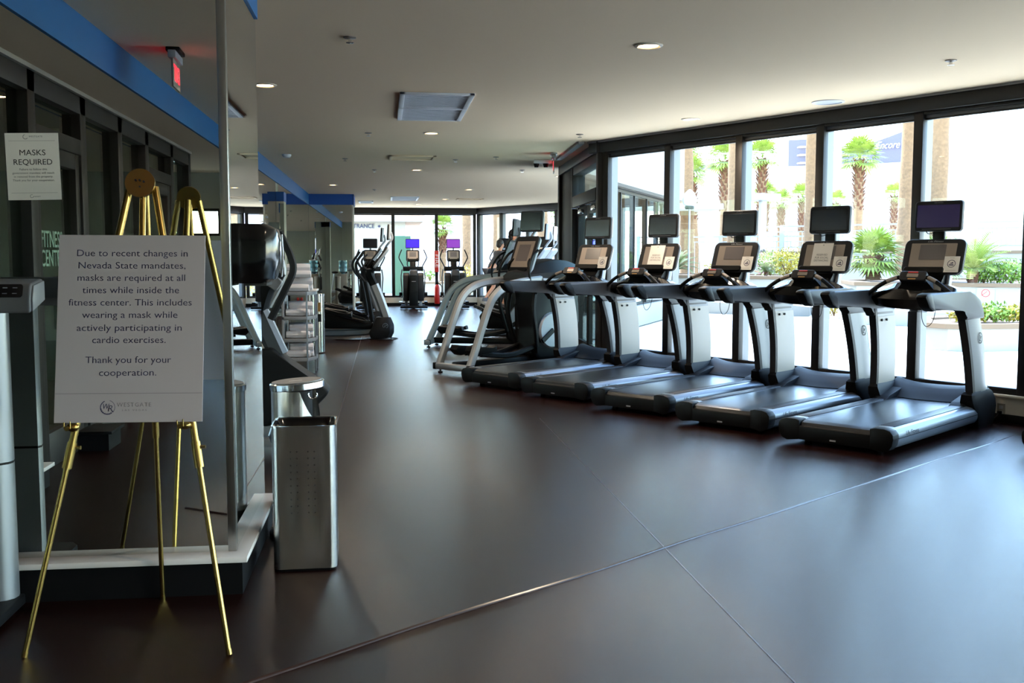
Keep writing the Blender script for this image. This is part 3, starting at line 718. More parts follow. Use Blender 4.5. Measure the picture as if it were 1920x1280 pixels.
# black machine behind the near column
t = thing('upright_bike', 'black upright machine with a large dark shroud behind the near column', 'exercise bike', (-1.55, 8.3, 0), 0)
obj('shroud', MB().prism([(.25, .25), (.18, .45), (.30, .62), (.56, .78), (.66, .79), (.80, .66), (1.02, .50), (1.10, .44), (1.08, .40), (.93, .25), (.6, .16)], 'y', -.16, .16, .03, 3), 'rubber', t)
obj('pedal', MB().box(.72, .86, -.36, -.26, .18, .22, .01), 'black', t)
obj('base_rail', MB().box(-.2, 1.0, -.07, .07, .06, .18, .02).box(-.22, -.1, -.3, .3, .0, .1, .015).box(.9, 1.0, -.3, .3, .0, .1, .015), 'fsilver', t)
obj('post', MB().bar([(.70, -.02, .72), (.60, -.02, .95), (.52, -.02, 1.14)], .15, .15, (1, 0, .3), sm=3), 'silver', t)
obj('post_trim', MB().bar([(.58, -.10, .72), (.50, -.10, .84)], .05, .10), 'panel', t)
obj('mast', MB().bar([(.53, 0, 1.02), (.60, 0, 1.25), (.70, 0, 1.40)], .2, .14, (1, 0, .3), sm=3), 'black', t)
obj('vent_cap', MB().rrect(.16, .10, -.02, .02, .02, fr((.66, -.11, 1.32), (.7, 0, -.5), (.5, 0, .7))), 'lgrey', t)
obj('grip_arm', MB().bar([(.66, -.2, 1.02), (.78, -.22, 1.26), (.84, -.22, 1.40), (.82, -.22, 1.52), (.74, -.22, 1.70)], .04, .055, (1, 0, .2), sm=5), 'dgrey', t)
obj('grip_arm', MB().bar([(.60, .2, 1.1), (.72, .22, 1.36), (.66, .22, 1.6), (.56, .22, 1.78)], .04, .05, (1, 0, .2), sm=5), 'fsilver', t)
tv = obj('television', MB().box(.40, .46, -.2, .2, 1.66, 1.94, .02), 'black', t)
obj('television_arm', MB().bar([(.62, 0, 1.38), (.56, 0, 1.55), (.50, 0, 1.86)], .05, .06, (1, 0, 0), sm=3), 'fsilver', t)
obj('console', MB().box(.50, .56, -.2, .2, 1.36, 1.62, .02, mtx=Matrix.Translation((.53, 0, 1.5)) @ Matrix.Rotation(rad(25), 4, 'Y') @ Matrix.Translation((-.53, 0, -1.5))), 'dgrey', t)
obj('seat_post', MB().cyl((0.05, 0, .18), (-.05, 0, .85), .03), 'fsilver', t)
obj('saddle', MB().ball((-.08, 0, .9), .14, 16, (1.0, .9, .35)), 'black', t)
# ---------------------------------------------------------------- entrance corner: easel, signs, scale, bins, dispenser
t = thing('easel', 'brass tripod easel holding the large notice board', 'easel', (-.98, 4.1, 0), 0)
def W2L(p): return (p[0]+.98, p[1]-4.1, p[2])
def leg(name, foot, top, cuff=True, split=.42):
    f, h = V(W2L(foot)), V(W2L(top)); m = f.lerp(h, split)
    l = obj(name, MB().tube([f, m], .0105, 12), 'brass', t)
    obj('upper_tube', MB().tube([m, h], .0145, 12), 'brass', l)
    d = (h-f).normalized()
    obj('foot_tip', MB().tube([f - d*.0, f + d*.02], .012, 10), 'brass', l)
    if cuff:
        obj('clamp_collar', MB().tube([m - d*.05, m + d*.05], .0185, 12).cyl(m + d*.03 + V((.01, 0, 0)), m + d*.03 + V((.036, -.004, 0)), .006, .0075, 10), 'brass', l)
    return l
FL, FR_, FB = (-1.362, 3.905, .002), (-.600, 3.835, .002), (-.985, 4.515, .002)
HL, HR, HB = (-.985, 4.150, 1.775), (-.890, 4.150, 1.775), (-.935, 4.185, 1.775)
leg('leg', FL, HL); leg('leg', FR_, HR); leg('leg', FB, HB, False)
obj('centre_mast', MB().tube([W2L((-.935, 4.148, 1.775)), W2L((-.935, 4.10, 1.5)), W2L((-.935, 4.05, 1.2))], .0125, 12), 'brass', t)
hd = obj('head_disc', MB().cyl(W2L((-.94, 4.118, 1.79)), W2L((-.94, 4.136, 1.787)), .056, seg=32), 'brass', t)
mb = MB()
for x, z in ((-.94, 1.775), (-.925, 1.795), (-.955, 1.80), (-.94, 1.80)): mb.cyl(W2L((x, 4.114, z)), W2L((x, 4.119, z)), .004, seg=8)
obj('screw', mb, 'hole', hd)
bl = obj('brace_rod', MB().tube([W2L((-.985, 4.47, .30*1)), W2L((-.80, 4.02, .97))], .004, 6), 'brass', t) if False else None
for x in (-1.176, -.766):
    p = obj('peg', MB().ball(W2L((x, 3.965, .862)), .022, 14, (1.1, .8, .8)).cyl(W2L((x-.02, 3.99, .862)), W2L((x-.012, 3.93, .862)), .009, seg=10), 'brass', t)
    obj('peg_pin', MB().cyl(W2L((x, 3.936, .862)), W2L((x, 3.935, .89)), .0025, seg=6).cyl(W2L((x-.022, 3.936, .862)), W2L((x-.022, 3.935, .886)), .0025, seg=6), 'brass', p)

# notice board on the easel
bl_, br_ = V((-1.240, 3.955, .880)), V((-.696, 3.935, .878))
up = V((.008, .125, .708))
Mb = fr((bl_+br_)/2 + up/2, br_-bl_, up)
bw, bh = .545, .717
o = obj('notice_board', MB().box(-bw/2, bw/2, -bh/2, bh/2, -.005, 0), 'board', mtx=Mb, smooth=False)
tag(o, 'large white notice board about mandates and masks on the brass easel', 'sign')
def px(x, y): return ((x-249)/279*bw, (616-y)/354*bh)
for s, y, w in (('Due to recent changes in', 474, 211), ('Nevada State mandates,', 497.5, 204), ('masks are required at all', 521, 205), ('times while inside the', 544.5, 184), ('fitness center. This includes', 568, 234), ('wearing a mask while', 591.5, 181), ('actively participating in', 616, 199), ('cardio exercises.', 639, 139), ('Thank you for your', 676.5, 162), ('cooperation.', 700.5, 108)):
    cx = 248 + (474-y)*.017 + 1.5
    x, yy = px(cx, y)
    text('lettering', s, .0365, 'ink', o, Matrix.Translation((x, yy, 0)), w=w/279*bw*1.0, bold=-.006)
x, yy = px(244, 739)
obj('rule_line', MB().box(-bw/2+.002, bw/2-.002, yy-.0008, yy+.0008, 0, .0004), 'inkg', o, smooth=False)
x, yy = px(209, 765)
cr = Matrix.Translation((x, yy, 0))
mb = MB(); n = 36; R_ = .0275
def arc(a0, a1, r0, r1, k=24):
    p = [(r1*math.cos(a0+(a1-a0)*i/k), r1*math.sin(a0+(a1-a0)*i/k)) for i in range(k+1)]
    q = [(r0*math.cos(a1+(a0-a1)*i/k), r0*math.sin(a1+(a0-a1)*i/k)) for i in range(k+1)]
    return p + q
mb.prism(arc(rad(115), rad(305), .0245, R_), 'z', 0, .0005, mtx=cr).prism(arc(rad(-40), rad(75), .026, R_), 'z', 0, .0005, mtx=cr)
for a in range(190, 330, 18): mb.prism(arc(rad(a), rad(a+10), .0225, R_, 4), 'z', 0, .0006, mtx=cr)
obj('crest_ring', mb, 'ink', o, smooth=False)
text('crest_letters', 'W', .030, 'ink', o, cr @ Matrix.Translation((-.008, .003, 0)), w=.024, shear=.2, bold=-.008)
text('crest_letters', 'R', .034, 'ink', o, cr @ Matrix.Translation((.009, -.005, 0)), w=.017, shear=.2, bold=-.008)
x, yy = px(259, 760.5); text('lettering', 'WESTGATE', .022, 'inkg', o, Matrix.Translation((x, yy, 0)), w=.127, spacing=1.2, bold=-.01)
x, yy = px(259.5, 770.5); text('lettering', 'LAS VEGAS', .009, 'inkg', o, Matrix.Translation((x, yy, 0)), w=.090, spacing=1.6)

# paper notice taped to the mirror
Mp = fr((-1.4935, 4.6205, 1.890), (1, 0, .02), (0, 0, 1))
o = obj('paper_sign', MB().box(-.109, .109, -.142, .142, 0, .0012), 'paper', mtx=Mp, smooth=False)
tag(o, 'masks required paper sign taped to the mirror above the weighing scale', 'sign')
def T2(x, y): return Matrix.Translation((x, y, .0012))
text('lettering', 'MASKS', .034, 'inkk', o, T2(0, .058), w=.106)
text('lettering', 'REQUIRED', .034, 'inkk', o, T2(0, .018), w=.158)
for i, (s, w) in enumerate((('Failure to follow this', .112), ('government mandate will result', .172), ('in removal from the property.', .160), ('Thank you for your cooperation.', .172))):
    text('lettering', s, .0125, 'inkg', o, T2(0, -.012 - .0155*i), w=w)
obj('rule_line', MB().box(-.095, .095, .1085, .1095, 0, .0016).box(-.095, .095, -.1125, -.1115, 0, .0016), 'inkg', o, smooth=False)
mb = MB(); c2 = T2(-.025, .126)
mb.prism(arc(rad(100), rad(330), .0085, .0105), 'z', 0, .0005, mtx=c2)
obj('crest_ring', mb, 'inkg', o, smooth=False)
text('lettering', 'WESTGATE', .010, 'inkg', o, T2(.017, .127), w=.055, spacing=1.2)
mb = MB(); mb.prism(arc(rad(60), rad(350), .006, .0075), 'z', 0, .0005, mtx=T2(-.012, -.126))
obj('crest_ring', mb, 'inkg', o, smooth=False)
text('lettering', 'resort', .009, 'inkg', o, T2(.009, -.127), w=.028)

# body weighing scale at the left edge
t = thing('weighing_scale', 'silver column weighing scale with a keypad head at the left edge', 'scale', (-1.665, 4.38, 0), 0)
obj('platform', MB().prism([(-.26, -.42), (.08, -.42), (.12, -.36), (.12, .10), (-.26, .10)], 'z', .02, .065, .008), 'rubber', t)
obj('foot', MB().cyl((.06, -.34, 0), (.06, -.34, .03), .025).cyl((.06, .05, 0), (.06, .05, .03), .025).cyl((-.2, .05, 0), (-.2, .05, .03), .025).cyl((-.2, -.34, 0), (-.2, -.34, .03), .025), 'black', t)
def colsec(z, k=1.0): return [(x*k, .045+y*k, z) for x, y in ((-.075, -.05), (.05, -.05), (.075, -.04), (.098, -.015), (.105, .02), (.098, .05), (-.075, .05))]
cl = obj('column', MB().loft([colsec(.065), colsec(.64)]), 'scale', t)
obj('upper_column', MB().loft([colsec(.65), colsec(1.30)]), 'scale', cl)
obj('joint_ring', MB().loft([colsec(.638, .985), colsec(.652, .985)]), 'black', cl)
obj('groove', MB().box(.045, .052, -.0062, .0, .07, 1.29), 'hole', cl)
hm = Matrix.Translation((0, 0, 0))
hd = obj('display_head', MB().prism([(-.10, 1.275), (-.10, 1.335), (-.075, 1.395), (.07, 1.415), (.07, 1.32)], 'x', -.30, .25, .012, 3), 'shelf', t)
km = fr((.03, -.0885, 1.367), (1, 0, 0), (0, .38, 1)) 
kp = obj('keypad', MB().rrect(.38, .056, .0, .004, .012, km), 'screen', hd)
mb = MB()
for i in range(6):
    for j in range(2): mb.box(-.03+.038*i-.009, -.03+.038*i+.009, .012-.024*j-.002, .012-.024*j+.002, .004, .0046, mtx=km)
obj('keypad_marks', mb, 'lgrey', kp, smooth=False)
obj('end_plate', MB().prism([(-.09, 1.285), (-.09, 1.335), (-.068, 1.388), (.06, 1.405), (.06, 1.325)], 'x', .248, .257, .003), 'lgrey', hd)

# square steel bin
t = thing('waste_bin', 'square brushed steel bin with rows of small holes beside the near column', 'bin', (-.395, 4.995, 0), 1)
def sq(z, h, b=0, r=.035):
    out = []
    for cx, cy, a0 in ((1, 1, 0), (-1, 1, 90), (-1, -1, 180), (1, -1, 270)):
        for k in range(6):
            a = rad(a0 + 18*k); out.append((cx*(h-r)+r*math.cos(a), cy*(h-r)+r*math.sin(a), z))
        # shallow concave middle of the following face
        for q in (.5, 0, -.5):
            dirx, diry = {0: (0, 1), 90: (-1, 0), 180: (0, -1), 270: (1, 0)}[a0]
            tx, ty = {0: (1, 0), 90: (0, 1), 180: (-1, 0), 270: (0, -1)}[a0]
            d = h - b*(1-(q*1.3)**2)
            out.append((dirx*d + tx*q*(h-r)*1.2, diry*d + ty*q*(h-r)*1.2, z))
    return out
secs = [sq(.012, .150), sq(.05, .150, .002)]
for k in range(1, 12): secs.append(sq(.05+.60*k/12, .150, .002 + .018*math.sin(PI*k/12)))
secs += [sq(.66, .150, .002), sq(.70, .150)]
obj('shell', MB().loft(secs, cap=False), 'steel', t)
obj('inner_liner', MB().loft([sq(.10, .118), sq(.64, .124), sq(.699, .147)], cap=False).loft([sq(.10, .136), sq(.101, .136)]), 'gloss', t)
obj('base', MB().loft([sq(0, .146), sq(.014, .150)]), 'black', t)
obj('rim', MB().loft([sq(.696, .1515), sq(.704, .1515), sq(.704, .146), sq(.696, .146)], cap=False, closed=True), 'chrome', t)
mb = MB()
for i in range(10):
    z = .58 - .033*i
    for x in (-.062, -.032, .020, .050):
        y = -(.150 - (.002 + .018*math.sin(PI*max(0, min(1, (z-.05)/.6))))*(1-.4225*abs(x)/.069)) - .0012
        mb.cyl((x, y, z), (x, y+.012, z), .0032, seg=8)
obj('punched_holes', mb, 'hole', t)
obj('side_bracket', MB().lathe([(.0, .0), (.035, .01), (.05, .05), (.035, .09), (0, .10)], 14, (-.135, .06, .58)), 'gloss', t)

# round steel wipes dispenser behind it
t = thing('wipes_dispenser', 'round steel floor dispenser with a slanted disc lid behind the square bin', 'dispenser', (-.485, 5.52, 0), 0)
def cyl_shell(z0, z1, r, a0, a1, n=36): return [[(r*math.cos(rad(a0+(a1-a0)*k/n)), r*math.sin(rad(a0+(a1-a0)*k/n)), z) for k in range(n+1)] for z in (z0, z1)]
mb = MB()
prof = []
secs_o = []
n = 48
def topz(a): return .80
bm_pts = []
for k in range(n+1):
    a = rad(40 + 245*k/n); bm_pts.append(a)
def sh(mb, r, flip=False):
    for a, b in zip(bm_pts, bm_pts[1:]):
        def lo(a):
            q = min(abs(math.degrees(a) + 20), abs(300 - math.degrees(a)))
            return .70 + .0*q
        mb.quad(*[(r*math.cos(x), r*math.sin(x), z) for x, z in ((a, .62), (b, .62), (b, .795), (a, .795))])
sh(mb, .128); 
obj('body', MB().lathe([(.128, .02), (.128, .62)], 40, cap=True), 'steel', t)
obj('throat', mb, 'steel', t)
mb = MB(); 
for k in range(20):
    a, b = rad(-75+115*k/20), rad(-75+115*(k+1)/20)
    f = lambda q: .628 + .165*(abs(q+rad(17.5))/rad(57.5))**2.2
    mb.quad(*[(.129*math.cos(x), .129*math.sin(x), z) for x, z in ((a, .60), (b, .60), (b, f(b)), (a, f(a)))])
obj('mouth_lip', mb, 'steel', t)
obj('inner_core', MB().lathe([(.09, .60), (.09, .79)], 28), 'black', t)
obj('base_ring', MB().lathe([(.15, 0), (.15, .02), (.13, .03)], 36), 'black', t)
lm = Matrix.Translation((.01, 0, .822)) @ Matrix.Rotation(rad(-4), 4, 'Y')
ld = obj('lid', MB().lathe([(.142, -.022), (.146, -.018), (.146, .012), (.140, .018)], 44), 'chrome', t, mtx=lm)
obj('lid_insert', MB().lathe([(.132, .018), (.132, .021)], 40), 'shelf', ld)
obj('lid_label', MB().box(-.04, .03, -.02, -.008, .021, .0215), 'white', ld)
obj('hinge_ring', MB().tube([(.10+.022*math.cos(rad(q)), -.10, .775+.02*math.sin(rad(q))) for q in range(150, 391, 20)], .004, 8), 'chrome', t)

# black towel dispenser on the side mirror
t = thing('towel_dispenser', 'glossy black paper towel dispenser on the side mirror of the near column', 'dispenser', (-.682, 5.0, 1.38), 0)
secs = []
for z, d, w in ((0, .13, .135), (.02, .165, .145), (.10, .185, .15), (.20, .19, .15), (.255, .175, .148), (.278, .13, .14)):
    q = []
    for k in range(13):
        a = -90 + 180*k/12; q.append((d*max(0, math.cos(rad(a)))**.55, w*math.copysign(abs(math.sin(rad(a)))**.45, math.sin(rad(a))), z))
    secs.append(q)
cv = obj('cover', MB().loft(secs), 'gloss', t)
obj('chrome_edge', MB().bar([(.192, -.03, .03), (.198, -.03, .12), (.194, -.03, .23)], .008, .03, (0, 1, 0), sm=4), 'chrome', cv)
obj('paper_slot', MB().box(.03, .13, -.11, .11, -.012, .004, .003), 'hole', t)
obj('wall_mount', MB().box(0, .02, -.14, .14, .0, .28, .005), 'black', t)

# towel rack with rolled towels
t = thing('towel_rack', 'grey tiered rack of rolled white towels on the left of the aisle', 'rack', (-1.13, 13.6, 0), 0)
obj('side_panel', MB().box(-.20, -.17, -.25, .35, 0, 1.14, .004), 'shelf', t)
zs = (.20, .45, .74, 1.06)
for z in zs: obj('shelf', MB().prism([(-.2, -.25), (.13, -.25), (.22, .0), (.22, .35), (-.2, .35)], 'z', z-.045, z, .004), 'shelf', t)
for x, y in ((.12, -.24), (.21, .33), (.21, .0)): obj('post', MB().cyl((x, y, 0), (x, y, 1.06), .012, seg=10), 'rail', t)
obj('ledge_board', MB().box(.0, .24, -.1, .36, 1.06, 1.085, .003), 'ledge', t)
def towel_mesh():
    secs = []
    for k in range(5):
        y = -.11 + .22*k/4; r = .05 if 0 < k < 4 else .044
        secs.append([(y*1.35, r*math.cos(2*PI*i/14)*(1+.05*math.sin(3*i)), .05+r*math.sin(2*PI*i/14)) for i in range(14)])
    return MB().loft(secs)
tp = obj('rolled_towel', towel_mesh(), 'towel')
tiers = ('bottom', 'second', 'third', 'top')
first = True
for zi, z in enumerate(zs):
    hgt = 4 if zi == 3 else 2
    for lay in range(hgt):
        for i in range(4 - (lay if zi == 3 else 0)):
            o = tp if first else tp.copy()
            if not first: COL.objects.link(o)
            first = False
            o.location = (-1.13 + .0 + .014*((i*7+lay*3) % 4), 13.6 - .165 + .105*i + .05*(lay % 2), z + lay*.088 + .001)
            o.rotation_euler = (0, rad(17*(i+lay)), rad((i*37+lay*11) % 9 - 4))
            o.rotation_euler[1] = 0
            tag(o, 'rolled white towel on the %s tier of the towel rack' % tiers[zi], 'towel', 'rolled towels on the %s tier' % tiers[zi])

tag(obj('power_cable', MB().tube([(-.9, 18.75, .008), (-.55, 18.6, .008), (-.3, 18.8, .008), (-.1, 18.55, .008), (.12, 18.62, .008), (.22, 18.9, .008), (.1, 19.05, .008)], .009, 6, sm=6), 'black'), 'loose black cable on the floor at the foot of the side-on cross trainer', 'cable')
# slim steel bin and water cooler beyond the rack
t = thing('slim_bin', 'slim upright steel bin with a side opening beside the towel rack', 'bin', (-1.05, 16.2, 0), 0)
obj('body', MB().lathe([(.10, .02), (.10, .92)], 28), 'steel', t)
obj('rim', MB().lathe([(.104, .90), (.104, .935), (.09, .94)], 28), 'chrome', t)
obj('opening', MB().box(-.05, .06, -.106, -.095, .50, .62, .02), 'hole', t)
obj('tan_panel', MB().box(-.05, .05, -.104, -.098, .66, .8), 'cond', t)  # flat tan patch on the front of the bin
t = thing('water_cooler', 'white water cooler with a blue bottle beyond the towel rack', 'water cooler', (-1.36, 16.9, 0), 0)
obj('body', MB().box(-.16, .14, -.16, .16, 0, .97, .02), 'panel', t)
obj('bottle', MB().lathe([(.05, .97), (.06, 1.0), (.135, 1.05), (.137, 1.15), (.128, 1.17), (.137, 1.19), (.137, 1.30), (.128, 1.32), (.137, 1.34), (.13, 1.41), (.0, 1.42)], 24), 'jug', t)
obj('tap', MB().box(-.06, -.02, -.2, -.16, .8, .86, .008).box(.0, .04, -.2, -.16, .8, .86, .008), 'red', t)
t = thing('cup_dispenser', 'cream cylinder beside the water cooler', 'dispenser', (-1.50, 17.45, 0), 0)
obj('tube', MB().lathe([(.09, 0), (.09, .86), (.07, .88)], 20), 'stucco', t)
obj('lid', MB().lathe([(.092, .86), (.092, .9), (.0, .91)], 20), 'taupe', t)

# fire extinguisher with its sign on the far mullion
t = thing('fire_extinguisher', 'red fire extinguisher hanging on the far window mullion', 'fire extinguisher', (1.62, 31.86, 0), 0)
obj('cylinder', MB().lathe([(.075, .06), (.085, .09), (.085, .56), (.06, .64), (.025, .67)], 20), 'red', t)
obj('valve', MB().box(-.05, .05, -.02, .02, .67, .72, .01).tube([(-.05, 0, .72), (.02, 0, .78), (.09, 0, .76)], .012, 8), 'black', t)
obj('hose', MB().tube([(.05, -.02, .70), (.14, -.03, .62), (.15, -.03, .45), (.11, -.04, .32)], .014, 8, sm=4), 'black', t)
obj('wall_bracket', MB().box(-.03, .03, .05, .13, .3, .5, .005), 'black', t)
o = tag(obj('extinguisher_sign', MB().box(1.55, 1.685, 31.90, 31.965, 1.05, 1.72, .004), 'redp'), 'tall red sign on the mullion above the fire extinguisher', 'sign')
text('lettering', 'FIRE', .13, 'white', o, fr((1.617, 31.899, 1.4), (0, 0, -1), (1, 0, 0)), w=.4)

# wall outlet with plug
mo = ml @ Matrix.Translation((5.575, -.010, .115))
t = thing('wall_outlet', 'white wall outlet with a black plug in the low wall by the nearest treadmill', 'outlet')
t.matrix_world = mo
obj('cover_plate', MB().box(-.038, .038, -.006, 0, -.058, .058, .003), 'panel', t)
obj('socket_face', MB().box(-.018, .018, -.009, -.004, .008, .04, .003).box(-.018, .018, -.009, -.004, -.04, -.008, .003), 'lgrey', t)
obj('plug', MB().box(-.018, .014, -.045, -.006, -.045, -.008, .006).tube([(0, -.04, -.03), (-.01, -.06, -.06), (-.06, -.06, -.10), (-.16, -.05, -.108)], .006, 8, sm=4), 'black', t)

# ---------------------------------------------------------------- ceiling fittings
LAMP = 14
lights = [(1.935, 7.395, 'nearest one, over the aisle side of the treadmills'), (-1.052, 9.484, 'beside the edge of the near mirror'), (.595, 12.825, 'just beyond the large square vent'), (3.422, 11.194, 'near the right window header'), (.575, 18.168, 'in mid aisle beyond the flush panel'), (-1.079, 22.076, 'next to the far blue band'), (1.919, 23.235, 'right of the small far vent'), (3.332, 19.243, 'beside the patio door header'), (1.599, 27.095, 'small one near the far windows, right'), (.96, 29.596, 'small one near the far windows, left'), (1.6, 2.6, 'behind the camera'), (-1.2, -1.2, 'in the entrance area')]
t0 = None
for x, y, d in lights:
    if t0 is None:
        t0 = thing('downlight', '', 'ceiling light', (x, y, HC), 0, 'recessed ceiling downlights')
        obj('trim_ring', MB().lathe([(.105, 0), (.105, -.006), (.085, -.012), (.072, -.006), (.072, 0)], 32, cap=False), 'lampt', t0)
        obj('lens', MB().lathe([(.072, -.002), (.05, -.004), (.002, -.004)], 32), 'lamp', t0)
        o = t0
    else: o = copy_tree(t0)
    o.location = (x, y, HC); o['label'] = 'round recessed ceiling downlight, ' + d
    la = bpy.data.lights.new('downlight_lamp', 'AREA'); la.shape = 'DISK'; la.size = .13; la.energy = LAMP; la.color = (1, .82, .62); la.spread = rad(140)
    lo = bpy.data.objects.new('downlight_lamp', la); COL.objects.link(lo); lo.location = (x, y, HC-.012)
smalls = [(-.228, 7.393, 'dark round one left of the large vent'), (4.445, 7.649, 'at the right near the windows'), (-.186, 12.923, 'left of the downlight behind the large vent'), (1.13, 16.228, 'in the middle of the ceiling'), (1.721, 15.725, 'left of the exit sign'), (-.6, 16.27, 'near the left blue band'), (-.164, 18.26, 'small one left of the mid aisle downlight'), (2.435, 17.99, 'beneath the exit sign, farther back'), (2.455, 12.73, 'near the start of the right window header'), (-.215, 23.502, 'far left one over the aisle')]
t0 = None
for x, y, d in smalls:
    if t0 is None:
        t0 = thing('ceiling_sprinkler', '', 'sprinkler', (x, y, HC), 0, 'small ceiling sprinklers and sensors')
        obj('rose', MB().lathe([(.045, 0), (.045, -.006), (.02, -.012)], 20), 'taupe', t0)
        obj('head', MB().cyl((0, 0, -.01), (0, 0, -.035), .012).lathe([(.028, -.035), (.028, -.039), (.001, -.04)], 16), 'chrome', t0)
        o = t0
    else: o = copy_tree(t0)
    o.location = (x, y, HC); o['label'] = 'ceiling sprinkler, ' + d
def vent(label, x0, x1, y0, y1, mat='vent', slots=True):
    cx, cy = (x0+x1)/2, (y0+y1)/2; w, l = (x1-x0)/2, (y1-y0)/2
    t = thing('ceiling_vent', label, 'vent', (cx, cy, HC), 0)
    mb = MB().box(-w, w, -l, -l+.035, -.022, 0, .004).box(-w, w, l-.035, l, -.022, 0, .004).box(-w, -w+.05, -l, l, -.022, 0, .004).box(w-.05, w, -l, l, -.022, 0, .004)
    obj('frame', mb, mat, t)
    if slots:
        obj('divider', MB().box(-w, w, -.03, .03, -.024, 0, .004), mat, t)
        mb = MB()
        n = 26
        for k in range(n):
            y = -l+.05 + (2*l-.1)*k/(n-1)
            if abs(y) > .035: mb.box(-w+.05, w-.05, y-.006, y+.012, -.012, -.006)
        obj('grille', mb, 'ventg', t, smooth=False)
    obj('panel', MB().box(-w+.01, w-.01, -l+.01, l-.01, -.006, 0), mat, t, smooth=False)
vent('large square ceiling vent with two grilles near the middle of the frame', .155, .865, 9.72, 11.56)
vent('small far ceiling vent beside the far downlights', .17, .89, 26.05, 27.7)
vent('flush pale ceiling access panel beyond the large vent', .08, .80, 15.63, 16.27, 'ceil', False)
vent('far left ceiling vent by the mirrored column', -.7, -.3, 28.2, 29.1)
vent('far flush ceiling panel over the right ellipticals', 1.9, 2.6, 26.7, 27.2, 'ceil', False)
t = thing('ceiling_speaker', 'round white ceiling speaker near the right window header', 'speaker', (4.41, 9.81, HC), 0)
obj('ring', MB().lathe([(.16, 0), (.158, -.008), (.135, -.010), (.13, -.004)], 36, cap=False), 'vent', t)
obj('mesh_cover', MB().lathe([(.134, -.003), (.002, -.006)], 36), 'ventg', t)
t = thing('smoke_detector', 'small smoke detector on the ceiling above the left blue band', 'smoke detector', (-1.45, 15.75, HC), 0)
obj('body', MB().lathe([(.07, 0), (.07, -.02), (.05, -.045), (.001, -.05)], 24), 'vent', t)

def exit_sign(label, loc, rz, heads=True):
    t = thing('exit_sign', label, 'exit sign', loc, rz)
    obj('canopy', MB().box(-.13, .13, -.05, .05, -.03, 0, .006), 'black' if not heads else 'vent', t)
    h = obj('housing', MB().box(-.17, .17, -.028, .028, -.085, -.03, .006), 'lgrey', t)
    p = obj('sign_panel', MB().box(-.155, .155, -.007, .007, -.29, -.085, .002), 'panel', t)
    for s in (1, -1):
        text('lettering', 'EXIT', .17, 'exit', p, fr((0, s*.0072, -.19), (-s, 0, 0), (0, 0, 1)), w=.25, bold=.02)
    if heads:
        b = obj('emergency_bar', MB().box(-.06, .06, .03, .30, -.15, -.10, .01), 'vent', t)
        for y in (.12, .26):
            obj('lamp_head', MB().lathe([(.0, -.03), (.03, -.03), (.045, .03), (.0, .035)], 16, (0, y, -.175)), 'black', b)
    return t
exit_sign('exit sign with emergency lamps seen edge on at the ceiling by the patio door', (2.52, 15.1, HC), 82)
exit_sign('red exit sign hanging in the entrance area, seen in the near mirror', (-1.54, 1.25, HC), 88, False)
# ---------------------------------------------------------------- people
def skinned(name, chains, mat, parent, sub=2):
    """chains: list of lists of (x,y,z,r); equal points are merged; first point is the root"""
    vs, rs, es, idx = [], [], [], {}
    for ch in chains:
        prev = None
        for x, y, z, r in ch:
            k = (round(x, 3), round(y, 3), round(z, 3))
            if k not in idx: idx[k] = len(vs); vs.append((x, y, z)); rs.append(r)
            if prev is not None: es.append((prev, idx[k]))
            prev = idx[k]
    me = bpy.data.meshes.new(name); me.from_pydata(vs, es, [])
    o = bpy.data.objects.new(name, me); COL.objects.link(o)
    md_ = o.modifiers.new('skin', 'SKIN'); md_.use_smooth_shade = True
    for i, r in enumerate(rs): me.skin_vertices[0].data[i].radius = (r, r)
    me.skin_vertices[0].data[0].use_root = True
    s = o.modifiers.new('sub', 'SUBSURF'); s.levels = sub; s.render_levels = sub
    dg = bpy.context.evaluated_depsgraph_get(); dg.update()
    nm = bpy.data.meshes.new_from_object(o.evaluated_get(dg))
    bpy.data.objects.remove(o)
    nm.name = name; nm.materials.clear(); nm.materials.append(M[mat]); nm.shade_smooth()
    o = bpy.data.objects.new(name, nm); COL.objects.link(o)
    if parent: o.parent = parent
    return o

def hand(w, d, s):
    """a loosely closed hand from wrist w along d: palm, four fingers, thumb"""
    w, d = V(w), V(d).normalized(); side = d.cross(V((0, 0, 1)))
    if side.length < .1: side = V((0, 1, 0))
    side.normalize(); up = side.cross(d)
    ch = [[(*w, .026), (*(w+d*.05), .032), (*(w+d*.085), .03)]]
    for k, l in enumerate((.055, .065, .06, .045)):
        b = w + d*.085 + side*(k-1.5)*.019
        m = b + d*l*.55 - up*.004; e = b + d*l*.8 - up*.028
        ch.append([(*(w+d*.085), .03), (*b, .010), (*m, .009), (*e, .0085)])
    th = w + d*.03 + side*s*.03
    ch.append([(*(w+d*.05), .032), (*(th+d*.02), .012), (*(th+d*.055+side*s*.012-up*.02), .010)])
    return ch

